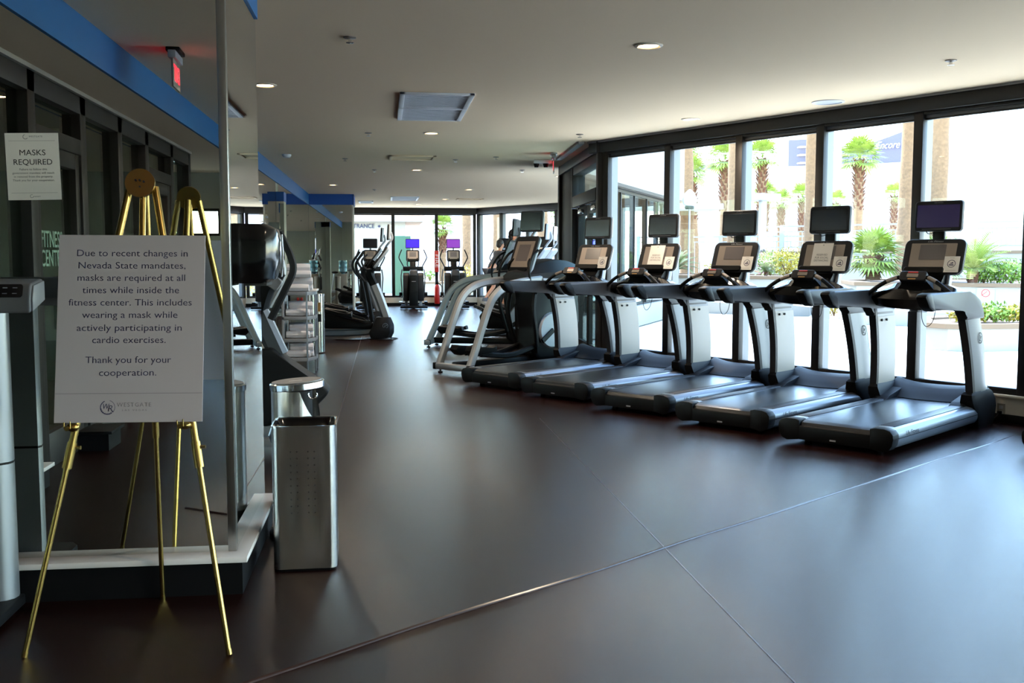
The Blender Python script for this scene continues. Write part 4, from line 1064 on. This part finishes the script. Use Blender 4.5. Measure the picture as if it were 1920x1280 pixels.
def person(label, loc, rz, kind='thing', top='shirt', arms=None, legs=None, lean=.12, group=None):
    """standing figure facing +x; local joints in metres"""
    t = thing('person', label, 'person', loc, rz, group)
    a = arms; l = legs
    hip = (0, 0, .95); ch = (lean, 0, 1.30); nk = (lean+.03, 0, 1.47)
    body = [[(*hip, .13), (lean*.5, 0, 1.12, .125), (*ch, .145), (lean+.01, 0, 1.42, .10), (*nk, .058), (lean+.05, 0, 1.54, .055), (lean+.06, 0, 1.62, .092), (lean+.055, 0, 1.71, .095), (lean+.045, 0, 1.765, .06)],
            [(lean+.06, 0, 1.62, .092), (lean+.125, 0, 1.60, .038)]]
    for s in (1, -1):
        sh = (lean, s*.17, 1.41); el, wr, hd = a[0 if s > 0 else 1]
        body.append([(lean+.01, 0, 1.42, .10), (*sh, .062), (*el, .044), (*wr, .03)])
        body += hand(wr, V(hd), -s)
        kn, an, to = l[0 if s > 0 else 1]
        body.append([(*hip, .13), (0, s*.10, .88, .092), (*kn, .062), (*an, .042), (*to, .035)])
    skinned('body', body, 'skin', t)
    for s in (1, -1):
        el = a[0 if s > 0 else 1][0]; kn, an, to = l[0 if s > 0 else 1]
    sl = []
    for s in (1, -1):
        sh = V((lean, s*.17, 1.41)); el = V(a[0 if s > 0 else 1][0])
        sl.append([(lean+.01, 0, 1.42, .112), (*sh, .078), (*(sh.lerp(el, .75)), .066)])
    skinned('top', [[(0, 0, .90, .15), (lean*.5, 0, 1.12, .142), (*ch, .16), (lean+.01, 0, 1.42, .112), (lean+.025, 0, 1.46, .07)]] + sl, top, t)
    pn = []
    for s in (1, -1):
        kn = V(l[0 if s > 0 else 1][0]); h = V((0, s*.10, .88))
        pn.append([(0, 0, .95, .142), (*h, .108), (*(h.lerp(kn, .8)), .088)])
    skinned('shorts', pn, 'shorts', t)
    hm = MB().ball((lean+.035, 0, 1.70), .108, 16, (1.0, .92, 1.0)).ball((lean+.0, 0, 1.645), .09, 14, (.85, 1.0, 1.0))
    obj('hair', hm, 'hair', t)
    for s in (1, -1):
        obj('ear', MB().ball((lean+.06, s*.09, 1.635), .024, 8, (.7, .4, 1.1)), 'skin', t)
        obj('eye', MB().ball((lean+.142, s*.033, 1.655), .012, 8, (.6, 1.1, .8)), 'hair', t)
        an, to = l[0 if s > 0 else 1][1:]
        obj('shoe', MB().loft([[(an[0]+x, an[1]+y, an[2]-.08+z) for x, y in ((-.08, -.04), (.0, -.048), (.13, -.05), (.20, -.02), (.20, .02), (.13, .05), (0, .048), (-.08, .04))] for z in (0, .03)] + [[(an[0]+x, an[1]+y, an[2]-.08+.10) for x, y in ((-.06, -.035), (.0, -.04), (.05, -.035), (.07, -.015), (.07, .015), (.05, .035), (0, .04), (-.06, .035))]]), 'shoe', t)
    obj('nose', MB().ball((lean+.158, 0, 1.62), .018, 8, (1, .7, 1.2)), 'skin', t)
    obj('mouth', MB().ball((lean+.146, 0, 1.578), .02, 8, (.4, 1.1, .3)), 'pink', t)
    return t
# exercising on the far elliptical, seen from behind
LG = [((.16, .11, .55), (.05, .12, .12), (.18, .12, .06)), ((.08, -.11, .48), (-.22, -.12, .14), (-.10, -.12, .06))]
pf4 = person('person in a dark grey t-shirt exercising on the far right elliptical, seen from behind', (2.95, 28.62, .22), 24,
       arms=[((.34, .30, 1.18), (.55, .28, 1.30), (.6, 0, .6)), ((.22, -.34, 1.14), (.46, -.34, 1.22), (.8, 0, .5))], legs=LG, lean=.30)
LG2 = [((.14, .11, .52), (.02, .12, .12), (.15, .12, .06)), ((.05, -.11, .5), (-.1, -.12, .12), (.02, -.12, .06))]
pe2 = person('person in dark clothes on the cross trainer beside the patio door frame', (2.48, 20.6, .28), -22,
       arms=[((.16, .30, 1.20), (.38, .26, 1.34), (.6, 0, .6)), ((.20, -.30, 1.16), (.42, -.26, 1.26), (.8, 0, .5))], legs=LG2, lean=.10)
LG3 = [((.02, .11, .50), (.0, .12, .08), (.12, .12, .03)), ((.02, -.11, .5), (.0, -.12, .08), (.12, -.12, .03))]
po = person('dark haired person in a pink top standing behind the outdoor planter', (11.6, 30.25, -.03), 250, top='pink',
       arms=[((.08, .28, 1.15), (.25, .16, 1.10), (.6, -.5, .1)), ((.08, -.28, 1.15), (.25, -.16, 1.10), (.6, .5, .1))], legs=LG3, lean=.02)

# ---------------------------------------------------------------- outdoors
struct('ground', MB().prism([(-60, -40), (160, -40), (160, 220), (-60, 220)], 'z', -.4, -.03), 'patio', 'pale stone patio', smooth=False)

def planter(label, poly, h, name='planter'):
    t = thing(name, label, 'planter', (poly[0][0], poly[0][1], -.03), 0)
    q = [(x-poly[0][0], y-poly[0][1]) for x, y in poly]
    cx = sum(x for x, y in q)/len(q); cy = sum(y for x, y in q)/len(q)
    def off(d):
        out = []
        for x, y in q:
            v = V((cx-x, cy-y)); L_ = v.length; v.normalize(); out.append((x+v.x*d, y+v.y*d))
        return out
    obj('wall', MB().prism(q, 'z', 0, h-.05, .01), 'stucco', t, smooth=False)
    obj('cap', MB().loft([[(x, y, z) for x, y in off(d)] for d, z in ((-.05, h-.05), (-.05, h+.03), (.35, h+.03), (.35, h-.04))], cap=False), 'cap', t, smooth=False)
    obj('soil', MB().prism(off(.3), 'z', h-.05, h-.005), 'soil', t, smooth=False)
    return t
pl2 = planter('white upper planter behind the nearest treadmills with a beige cap', [(10.67, 22.0), (13.45, 20.0), (17.4, 17.3), (21, 22), (14.5, 26.5), (11.3, 24.2)], .95)
pl1 = planter('white planter behind the middle treadmills holding yellow shrubs', [(7.6, 28.4), (9.3, 26.5), (10.2, 25.5), (11.0, 25.3), (12.4, 28), (9, 31)], 1.02)
pl3 = planter('low white planter in front of the upper one at the right, full of shrubs', [(9.0, 15.95), (9.15, 15.55), (9.5, 15.4), (10.5, 15.45), (14.5, 13.4), (16, 15.4), (11.3, 18.2), (9.5, 17.4), (9.1, 16.6)], .42)
mm = fr((12.6, 20.56, .72), (.82, -.57, 0), (0, 0, 1))
o = obj('wall_plaque', MB().box(-.18, .18, -.16, .16, .0, .004), 'stucco', mtx=fr((12.85, 20.42, .70), (.812, -.584, 0), (0, 0, 1)), smooth=False)
tag(o, 'small notice with a red no smoking ring on the upper planter wall', 'sign')
mb = MB(); mb.prism(arc(0, 2*PI*.999, .07, .085, 30), 'z', .004, .006, mtx=Matrix.Translation((0, .04, 0))).box(-.07, .07, .035, .047, .004, .006, mtx=Matrix.Rotation(.7, 4, 'Z'))
obj('red_ring', mb, 'redp', o, smooth=False)

def fan(mb, b, d, L, R, nseg=13, droop=.15):
    b, d = V(b), V(d).normalized(); side = d.cross(V((0, 0, 1)))
    if side.length < .05: side = V((1, 0, 0))
    side.normalize(); up = side.cross(d)
    hub = b + d*L
    mb.quad(b - side*.012, b + side*.012, hub + side*.012, hub - side*.012)
    for k in range(nseg):
        a = rad(-85 + 170*k/(nseg-1)); r = R*(1 - .25*abs(a)/1.5)*random.uniform(.9, 1.08)
        dr = (d*math.cos(a) + side*math.sin(a)); sd = dr.cross(up)
        tip = hub + dr*r - V((0, 0, droop*r*random.uniform(.6, 1.4)))
        mid = hub + dr*r*.55 + up*.03*R
        w = r*.06
        mb.quad(hub, mid - sd*w, tip, mid + sd*w)

def palm(label, x, y, h, r, crown, tilt=(0, 0), boots=True, base=-.03, nf=30, group='palm trees outside', crownz=None, mat='frond'):
    t = thing('palm_tree', label, 'palm tree', (x, y, base), 0, group)
    pts = [(tilt[0]*k/6, tilt[1]*k/6, (h-base)*k/6) for k in range(7)]
    mb = MB(); secs = []
    n = 26
    for k in range(n+1):
        q = k/n; rr = r*(1.12 - .2*q)*(1 + .05*math.sin(k*2.1)); secs.append([(tilt[0]*q + rr*math.cos(2*PI*i/12), tilt[1]*q + rr*math.sin(2*PI*i/12), (h-base)*q) for i in range(12)])
    obj('trunk', mb.loft(secs), 'trunk', t)
    top = V((tilt[0], tilt[1], h-base))
    if boots:
        mb = MB(); z0 = (h-base)*.62
        for k in range(60):
            q = k/60; a = k*2.4; z = z0 + (h-base-z0)*q; rr = r*1.0*(1.1+.35*q)
            c = V((tilt[0]*z/(h-base), tilt[1]*z/(h-base), z)); o_ = V((math.cos(a), math.sin(a), 0)); s_ = V((-math.sin(a), math.cos(a), 0))
            b0 = c + o_*rr*.7
            mb.loft([[b0 - s_*.06*r/.18, b0 + s_*.06*r/.18, b0 + s_*.05*r/.18 - V((0, 0, .08)), b0 - s_*.05*r/.18 - V((0, 0, .08))], [b0 + o_*rr*.45 + V((0, 0, .14)) - s_*.03, b0 + o_*rr*.45 + V((0, 0, .14)) + s_*.03, b0 + o_*rr*.45 + V((0, 0, .09)) + s_*.03, b0 + o_*rr*.45 + V((0, 0, .09)) - s_*.03]])
        obj('leaf_bases', mb, 'boot', t, smooth=False)
    if crown:
        mb = MB()
        for k in range(nf):
            a = k*2.399; e = rad(80 - 115*(k+.5)/nf)
            d = V((math.cos(a)*math.cos(e), math.sin(a)*math.cos(e), math.sin(e)))
            fan(mb, top + V((0, 0, .05)), d, crown*.45, crown*.65)
        obj('crown', mb, mat, t, smooth=False)
    return t

def sago(label, x, y, z, R, n=34, trunk=.22, up=(80, 5), mat='frond', group=None):
    t = thing('sago_palm', label, 'palm plant', (x, y, z), 0, group)
    obj('trunk', MB().lathe([(R*.10, 0), (R*.13, trunk*.5), (R*.12, trunk), (.0, trunk+.05)], 14), 'boot', t)
    mb = MB()
    for k in range(n):
        a = k*2.399; e0 = rad(up[0] + (up[1]-up[0])*(k+.5)/n); L_ = R*random.uniform(.85, 1.1)
        p = V((0, 0, trunk)); h = V((math.cos(a), math.sin(a), 0)); s = V((-math.sin(a), math.cos(a), 0)); pts = [p.copy()]
        m = 12
        for i in range(m):
            e = e0 - rad(50)*(i/m)**1.3; dv = h*math.cos(e) + V((0, 0, math.sin(e))); p = p + dv*L_/m; pts.append(p.copy())
        for i in range(1, m):
            w = L_*.17*math.sin(PI*(i+1.2)/(m+2)); tdir = (pts[i+1]-pts[i-1]).normalized()
            for sg in (1, -1):
                for j in (0, .5):
                    b0 = pts[i].lerp(pts[i+1], j); tip = b0 + s*sg*w + tdir*w*.6 + V((0, 0, w*.25))
                    mb.quad(b0 - tdir*.012*R, b0 + tdir*.012*R, tip + tdir*.004, tip - tdir*.004)
        mb.tube(pts, [.014*R, .005*R], 4)
    obj('fronds', mb, mat, t, smooth=False)
    return t

def shrub(label, x, y, z, rx, rz_, mat='leaf', n=700, group=None, sz=.045):
    t = thing('shrub', label, 'shrub', (x, y, z), 0, group)
    obj('stems', MB().tube([(0, 0, 0), (rx*.2, 0, rz_)], .02, 6).tube([(0, 0, 0), (-rx*.3, rx*.2, rz_)], .02, 6).tube([(0, 0, 0), (0, -rx*.3, rz_*.9)], .02, 6), 'trunk', t)
    mb = MB()
    for k in range(n):
        d = V((random.gauss(0, 1), random.gauss(0, 1), random.gauss(0, 1))).normalized(); q = random.uniform(.55, 1.05)*(1+.12*math.sin(5*d.x+3*d.y)+.1*math.sin(7*d.z))
        c = V((d.x*rx*q, d.y*rx*q, max(.02, rz_*(1+d.z*q)))); u = V((random.uniform(-1, 1), random.uniform(-1, 1), random.uniform(-1, 1))).normalized(); w = d.cross(u).normalized()*sz*.4; u = (u + d*.6).normalized()*sz
        mb.quad(c - u, c + w, c + u, c - w)
    obj('foliage', mb, mat, t, smooth=False)
    return t

palm('thick bare palm trunk just right of the last mullion, behind the nearest television', 13.7, 24.0, 12.5, .23, 1.9, base=.95, boots=False)
palm('slightly leaning palm trunk left of the last mullion, behind the fourth treadmill', 14.95, 28.0, 14.5, .19, 1.8, (.35, 0), base=-.03, boots=False)
palm('tall bare palm trunk against the third mullion', 13.0, 30.0, 17.5, .16, 1.8, boots=False)
palm('tall bare palm trunk against the second mullion', 9.5, 27.0, 12, .155, 1.8, boots=False, base=1.03)
palm('pale palm trunk behind the white globe lamp', 10.2, 33.5, 12, .22, 1.8, (-.2, 0), boots=False)
palm('palm with a full round crown below the script sign of the dark building', 19.4, 40, 5.5, .19, 1.1, nf=40)
palm('upright young palm left of the third mullion, tallest of its clump', 15.25, 40, 5.5, .17, .95, nf=34)
palm('small palm in the clump behind the middle treadmill, left', 16.7, 43.4, 4.15, .15, .8, nf=26, mat='frond')
palm('small palm in the clump behind the middle treadmill, centre', 18.9, 47, 4.07, .155, .8, nf=26)
palm('small palm in the clump behind the middle treadmill, right', 18.9, 44.5, 4.2, .15, .8, nf=26)
palm('palm with a shaggy brown trunk in the second window', 13.0, 38, 5.2, .17, 1.0, nf=34)
palm('palm with a bent trunk in the second window', 13.1, 41.5, 4.95, .15, .9, (-.35, 0), nf=30)
palm('bushy palm at the left of the second window', 12.7, 43, 5.6, .17, 1.4, nf=34)
palm('distant small palm right of the third mullion', 25.8, 56, 4.6, .17, .9, nf=24)
palm('distant palm crown behind the leaning trunk, left', 28.3, 54, 4.9, .17, .9, nf=24)
palm('distant palm crown behind the leaning trunk, right', 30.6, 56.5, 4.6, .17, .9, nf=24)
palm('palm outside the far windows above the magenta screen', 2.55, 45, 2.75, .15, .8, nf=30)
palm('bare palm trunk outside the far windows right of the magenta screen', 3.25, 40.5, 11, .165, 1.7, boots=False)
palm('bare palm trunk outside the far right windows, left one', 4.94, 44.5, 14, .19, 1.7, boots=False)
palm('bare palm trunk outside the far right windows, right one', 6.0, 38.5, 17, .19, 1.7, boots=False)
palm('low green palm outside the far right windows', 7.4, 41, 3.0, .16, 1.1, nf=30)
sago('large yellow green sago palm on the upper planter beside the nearest television', 12.95, 21.1, .92, .98, 44, .3, mat='frond')
sago('small sago palm on the planter next to the outdoor person', 10.42, 26.9, 1.0, .42, 26, .10, mat='frond2')
sago('spreading green fronds at the left end of the planter with yellow shrubs', 8.45, 28.9, 1.0, .75, 34, .15, mat='frond2')
t = palm('dwarf fan palm on the upper planter behind the fourth treadmill, left', 11.95, 23.75, 1.45, .16, .85, base=.96, nf=46, group='dwarf fan palms', mat='frond')
palm('dwarf fan palm on the upper planter behind the fourth treadmill, right', 13.15, 22.9, 1.35, .15, .7, base=.96, nf=46, group='dwarf fan palms', mat='frond')
shrub('bright yellow shrub on the planter behind the fourth treadmill console', 11.0, 26.8, 1.0, .50, .40, 'yel', 1000)
shrub('green shrub beside the yellow one on the planter', 10.9, 27.8, 1.0, .45, .36, 'leaf', 700)
shrub('yellow green shrub at the left end of the planter behind the second treadmill', 9.3, 27.3, 1.0, .45, .2, 'yel', 600)
shrub('round bright shrub at the right end of the upper planter', 13.75, 20.9, .93, .50, .26, 'leaf', 900)
shrub('rounded green shrub on the upper planter right of the sago palm', 13.35, 21.3, .93, .42, .27, 'leaf', 700)
shrub('small yellow shrub left of the sago palm', 12.35, 21.5, .93, .26, .16, 'yel', 400)
shrub('yellow shrub in the gap between the two white planters', 11.5, 24.9, 0, .35, .42, 'yel', 500)
for i, (x, y, r) in enumerate(((10.0, 16.4, .36), (10.45, 16.3, .42), (10.85, 16.1, .42), (11.5, 15.8, .5), (12.4, 15.2, .5))):
    shrub('bright green shrub in the low planter, %s' % ('leftmost of the row', 'second of the row from its left end', 'third of the row from its left end', 'fourth of the row from its left end', 'last of the row at the right')[i], x, y, .40, r, .16, 'leaf' if i % 2 else 'yel', 600, 'shrubs in the low planter')

t = thing('terrace_wall', 'white terrace wall with a metal railing along its top behind the right window', 'wall', (17.7, 27.5, -.03), -49.5)
obj('wall', MB().box(-9, 12, 0, .4, 0, 1.66), 'stucco', t, smooth=False)
obj('coping', MB().box(-9, 12, -.05, .45, 1.66, 1.74), 'cap', t, smooth=False)
def railing(t, x0, x1, z0, z1, step=.13, post=2.0):
    obj('top_rail', MB().box(x0, x1, .17, .23, z1-.05, z1).box(x0, x1, .18, .22, z0+.12, z0+.16).box(x0, x1, .18, .22, z1-.22, z1-.19), 'rail_w', t, smooth=False)
    mb = MB(); x = x0
    while x < x1: mb.box(x-.009, x+.009, .19, .21, z0+.14, z1-.2); x += step
    obj('baluster_panel', mb, 'rail_w', t, smooth=False)
    x = x0
    while x <= x1: obj('post', MB().box(x-.06, x+.06, .14, .26, z0, z1+.02), 'rail_w', t, smooth=False); x += post
railing(t, -9, 12, 1.74, 2.6)
t = thing('garden_fence', 'pale metal fence behind the planter with the yellow shrubs', 'fence', (9.2, 36.5, -.03), -28)
railing(t, 0, 9, .7, 2.3, .16, 1.5)
obj('base_wall', MB().box(0, 9, .1, .3, 0, .75), 'stucco', t, smooth=False)
t = thing('globe_lamp', 'white globe lamp on a slim post in the second window', 'lamp post', (6.85, 22.4, -.03), 0)
obj('post', MB().cyl((0, 0, 0), (0, 0, 2.65), .022), 'rail_w', t)
obj('globe', MB().lathe([(.06, 2.68), (.14, 2.73), (.165, 2.84), (.11, 2.98), (.03, 3.06), (0, 3.07)], 20), 'white', t)
obj('collar', MB().lathe([(.09, 2.62), (.11, 2.66), (.09, 2.70)], 16), 'dgrey', t)
t = thing('lamp_post', 'pale lamp post with a wide flat top beyond the terrace wall', 'lamp post', (25.3, 40, -.03), 0)
obj('post', MB().cyl((0, 0, 0), (0, 0, 4.6), .07), 'rail_w', t)
obj('lamp_head', MB().lathe([(.08, 4.4), (.5, 4.62), (.5, 4.7), (.0, 4.78)], 20), 'rail_w', t)
t = thing('pergola_post', 'white square post with a broad flat cap behind the outdoor person', 'pergola', (12.4, 32.4, -.03), 20)
obj('post', MB().box(-.09, .09, -.09, .09, 0, 3.4), 'rail_w', t, smooth=False)
obj('cap', MB().box(-.42, .42, -.4, .4, 3.4, 3.62, .02), 'rail_w', t)
t = thing('pavilion', 'flat roofed pale pavilion behind the palm clump', 'pavilion', (22, 52, -.03), -22)
obj('roof', MB().box(-2.6, 3.2, 0, 2.4, 2.75, 3.1), 'encb', t, smooth=False)
for x in (-2.4, -.6, 1.2, 3.0): obj('post', MB().box(x-.12, x+.12, .1, .34, 0, 2.75), 'rail_w', t, smooth=False)
obj('rear_wall', MB().box(-2.4, 3.0, 2.1, 2.3, 0, 2.75), 'encb', t, smooth=False)

# buildings
def hall(label, plan, z0, z1, mat, name='building', tops=None):
    t = thing(name, label, 'building', (plan[0][0], plan[0][1], 0), 0)
    q = [(x-plan[0][0], y-plan[0][1]) for x, y in plan]
    A_ = [(x, y, z0) for x, y in q]; B_ = [(x, y, (tops[i] if tops else z1)) for i, (x, y) in enumerate(q)]
    obj('wall', MB().loft([A_, B_]), mat, t, smooth=False)
    return t
hall('long white building behind the palms and the terrace', [(22, 74), (46, 60), (60, 70), (34, 92)], -.03, 8.0, 'stucco')
E1 = hall('dark bronze glass building with a white script sign high on its curved top', [(75, 161), (79.5, 159), (83.5, 155.5), (90, 165), (82, 180)], -.03, 22, 'enc', tops=[19.8, 20.3, 22.0, 22.0, 19.6])
for z in (11.5, 13.2, 14.9, 16.6):
    obj('pale_band', MB().loft([[(-.15, -.3, z), (4.4, -2.35, z), (8.5, -5.8, z), (8.5, -5.4, z), (4.5, -1.9, z), (0, 0.1, z)], [(-.15, -.3, z+.22), (4.4, -2.35, z+.22), (8.5, -5.8, z+.22), (8.5, -5.4, z+.22), (4.5, -1.9, z+.22), (0, .1, z+.22)]]), 'encb', E1, smooth=False)
text('sign_lettering', 'Encore', 1.7, 'white', E1, fr((5.85, -3.95, 19.6), (4, -3.45, 0), (0, 0, 1)), w=3.7, shear=.45, bold=-.012, ext=.2)
E2 = hall('dark building end with pale balcony lines left of the third palm trunk', [(66.2, 162), (69.6, 160), (72, 168), (68, 170)], -.03, 20.8, 'enc')
for z in (15.5, 16.8, 18.1, 19.4): obj('balcony_line', MB().box(1.2, 3.4, -2.2, -.2, z, z+.22), 'encb', E2, smooth=False)
hall('low dark roofed building beyond the palms of the second window', [(35.5, 121), (42.5, 116), (46, 124), (38, 130)], -.03, 12.5, 'enc', tops=[12.2, 13.3, 13.3, 12.2])
hall('white building beyond the fence in the second window', [(30, 102), (39, 97), (43, 111), (33, 116)], -.03, 7, 'stucco')
N = thing('entrance_building', 'white building with entrance lettering and a tiled roof outside the far windows', 'building', (-1, 44, -.03), 0)
obj('wall', MB().box(-5, 1.9, 0, 6, 0, 3.3), 'stucco', N, smooth=False)
obj('roof', MB().prism([(-.7, 3.25), (3, 4.6), (6.7, 3.25), (6.7, 3.1), (-.7, 3.1)], 'x', -5.6, 2.7), 'tile', N, smooth=False)
obj('fascia', MB().box(-5.6, 2.7, -.74, -.66, 3.05, 3.28), 'stucco', N, smooth=False)
text('lettering', 'ENTRANCE', .26, 'ink', N, fr((-.02, -.005, 2.87), (1, 0, 0), (0, 0, 1)), w=1.18, ext=.03)
obj('diamond_mark', MB().box(-.045, .045, -.03, 0, -.045, .045, mtx=Matrix.Translation((.78, 0, 2.87)) @ Matrix.Rotation(rad(45), 4, 'Y')), 'ink', N, smooth=False)
tag(obj('utility_cabinet', MB().box(.32, 1.02, 40, 40.6, -.03, 2.35, .02), 'green'), 'tall green cabinet outside the far windows between the two far ellipticals', 'cabinet')
t = thing('low_wall', 'low white wall outside the far windows', 'wall', (1.3, 38.5, -.03), -4)
obj('wall', MB().box(0, 5.5, 0, .5, 0, .55), 'stucco', t, smooth=False); obj('cap', MB().box(-.05, 5.55, -.05, .55, .55, .62), 'cap', t, smooth=False)
shrub('yellow green bush outside the far corner window', 3.0, 36.2, 0, .6, .65, 'yel', 700)
shrub('leafy bush on the low wall outside the far windows', 1.7, 38.72, .62, .3, .25, 'leaf', 300)
hall('pale distant building outside the far right windows', [(2, 92), (14, 82), (20, 92), (8, 104)], -.03, 6, 'encb')

# chandelier in the lobby, glinting through the entrance glass
t = thing('chandelier', 'cluster of small golden lights in the lobby, seen through the entrance glass', 'chandelier', (-4.2, 2.0, 2.05), 0)
obj('stem', MB().cyl((0, 0, .1), (0, 0, 1.0), .012), 'brass', t)
for i in range(24):
    a = i*2.4; r = .05 + .012*i
    obj('bulb', MB().ball((r*math.cos(a), r*math.sin(a), .06*math.sin(i*1.7)), .018, 8), 'gold', t)

# ---------------------------------------------------------------- light and camera
w = bpy.data.worlds.new('daylight'); SC.world = w; w.use_nodes = True
nt = w.node_tree; bg = nt.nodes['Background']
sky = nt.nodes.new('ShaderNodeTexSky'); sky.sky_type = 'NISHITA'; sky.sun_disc = False
sky.sun_elevation = rad(62); sky.air_density = 1.0; sky.dust_density = .3; sky.ozone_density = 1.0
sv = V((-.55*math.cos(rad(62)), .835*math.cos(rad(62)), math.sin(rad(62)))).normalized()
sky.sun_rotation = math.atan2(sv.x, sv.y)
nt.links.new(sky.outputs[0], bg.inputs[0]); bg.inputs[1].default_value = SKY = .85
sl = bpy.data.lights.new('sun', 'SUN'); sl.energy = 5; sl.angle = rad(.53); sl.color = (.95, .97, 1)
so_ = bpy.data.objects.new('sun', sl); COL.objects.link(so_); so_.rotation_euler = (-sv).to_track_quat('-Z', 'Y').to_euler(); so_.location = (0, 0, 30)

F = 1900.0
cd = bpy.data.cameras.new('camera'); cd.sensor_width = 36; cd.sensor_fit = 'HORIZONTAL'; cd.lens = F/1920*36; cd.clip_end = 1000; cd.clip_start = .05
cam = bpy.data.objects.new('camera', cd); COL.objects.link(cam); SC.camera = cam
yaw, pit = rad(7.14), math.atan(157/F)
cy, sy, cp, sp = math.cos(yaw), math.sin(yaw), math.cos(pit), math.sin(pit)
cam.matrix_world = Matrix(((cy, sy*sp, -sy*cp, 0), (-sy, cy*sp, -cy*cp, 0), (0, cp, sp, 1.5), (0, 0, 0, 1)))
vs = SC.view_settings
SC.display_settings.display_device = 'sRGB'
vs.view_transform = 'Standard'; vs.look = 'None'; vs.exposure = 1.92; vs.gamma = 1; vs.use_curve_mapping = False
cyc = SC.cycles
cyc.max_bounces = 14; cyc.diffuse_bounces = 5; cyc.glossy_bounces = 6; cyc.transparent_max_bounces = 16; cyc.transmission_bounces = 4
cyc.sample_clamp_indirect = 6; cyc.caustics_reflective = False; cyc.caustics_refractive = False
cyc.use_denoising = True
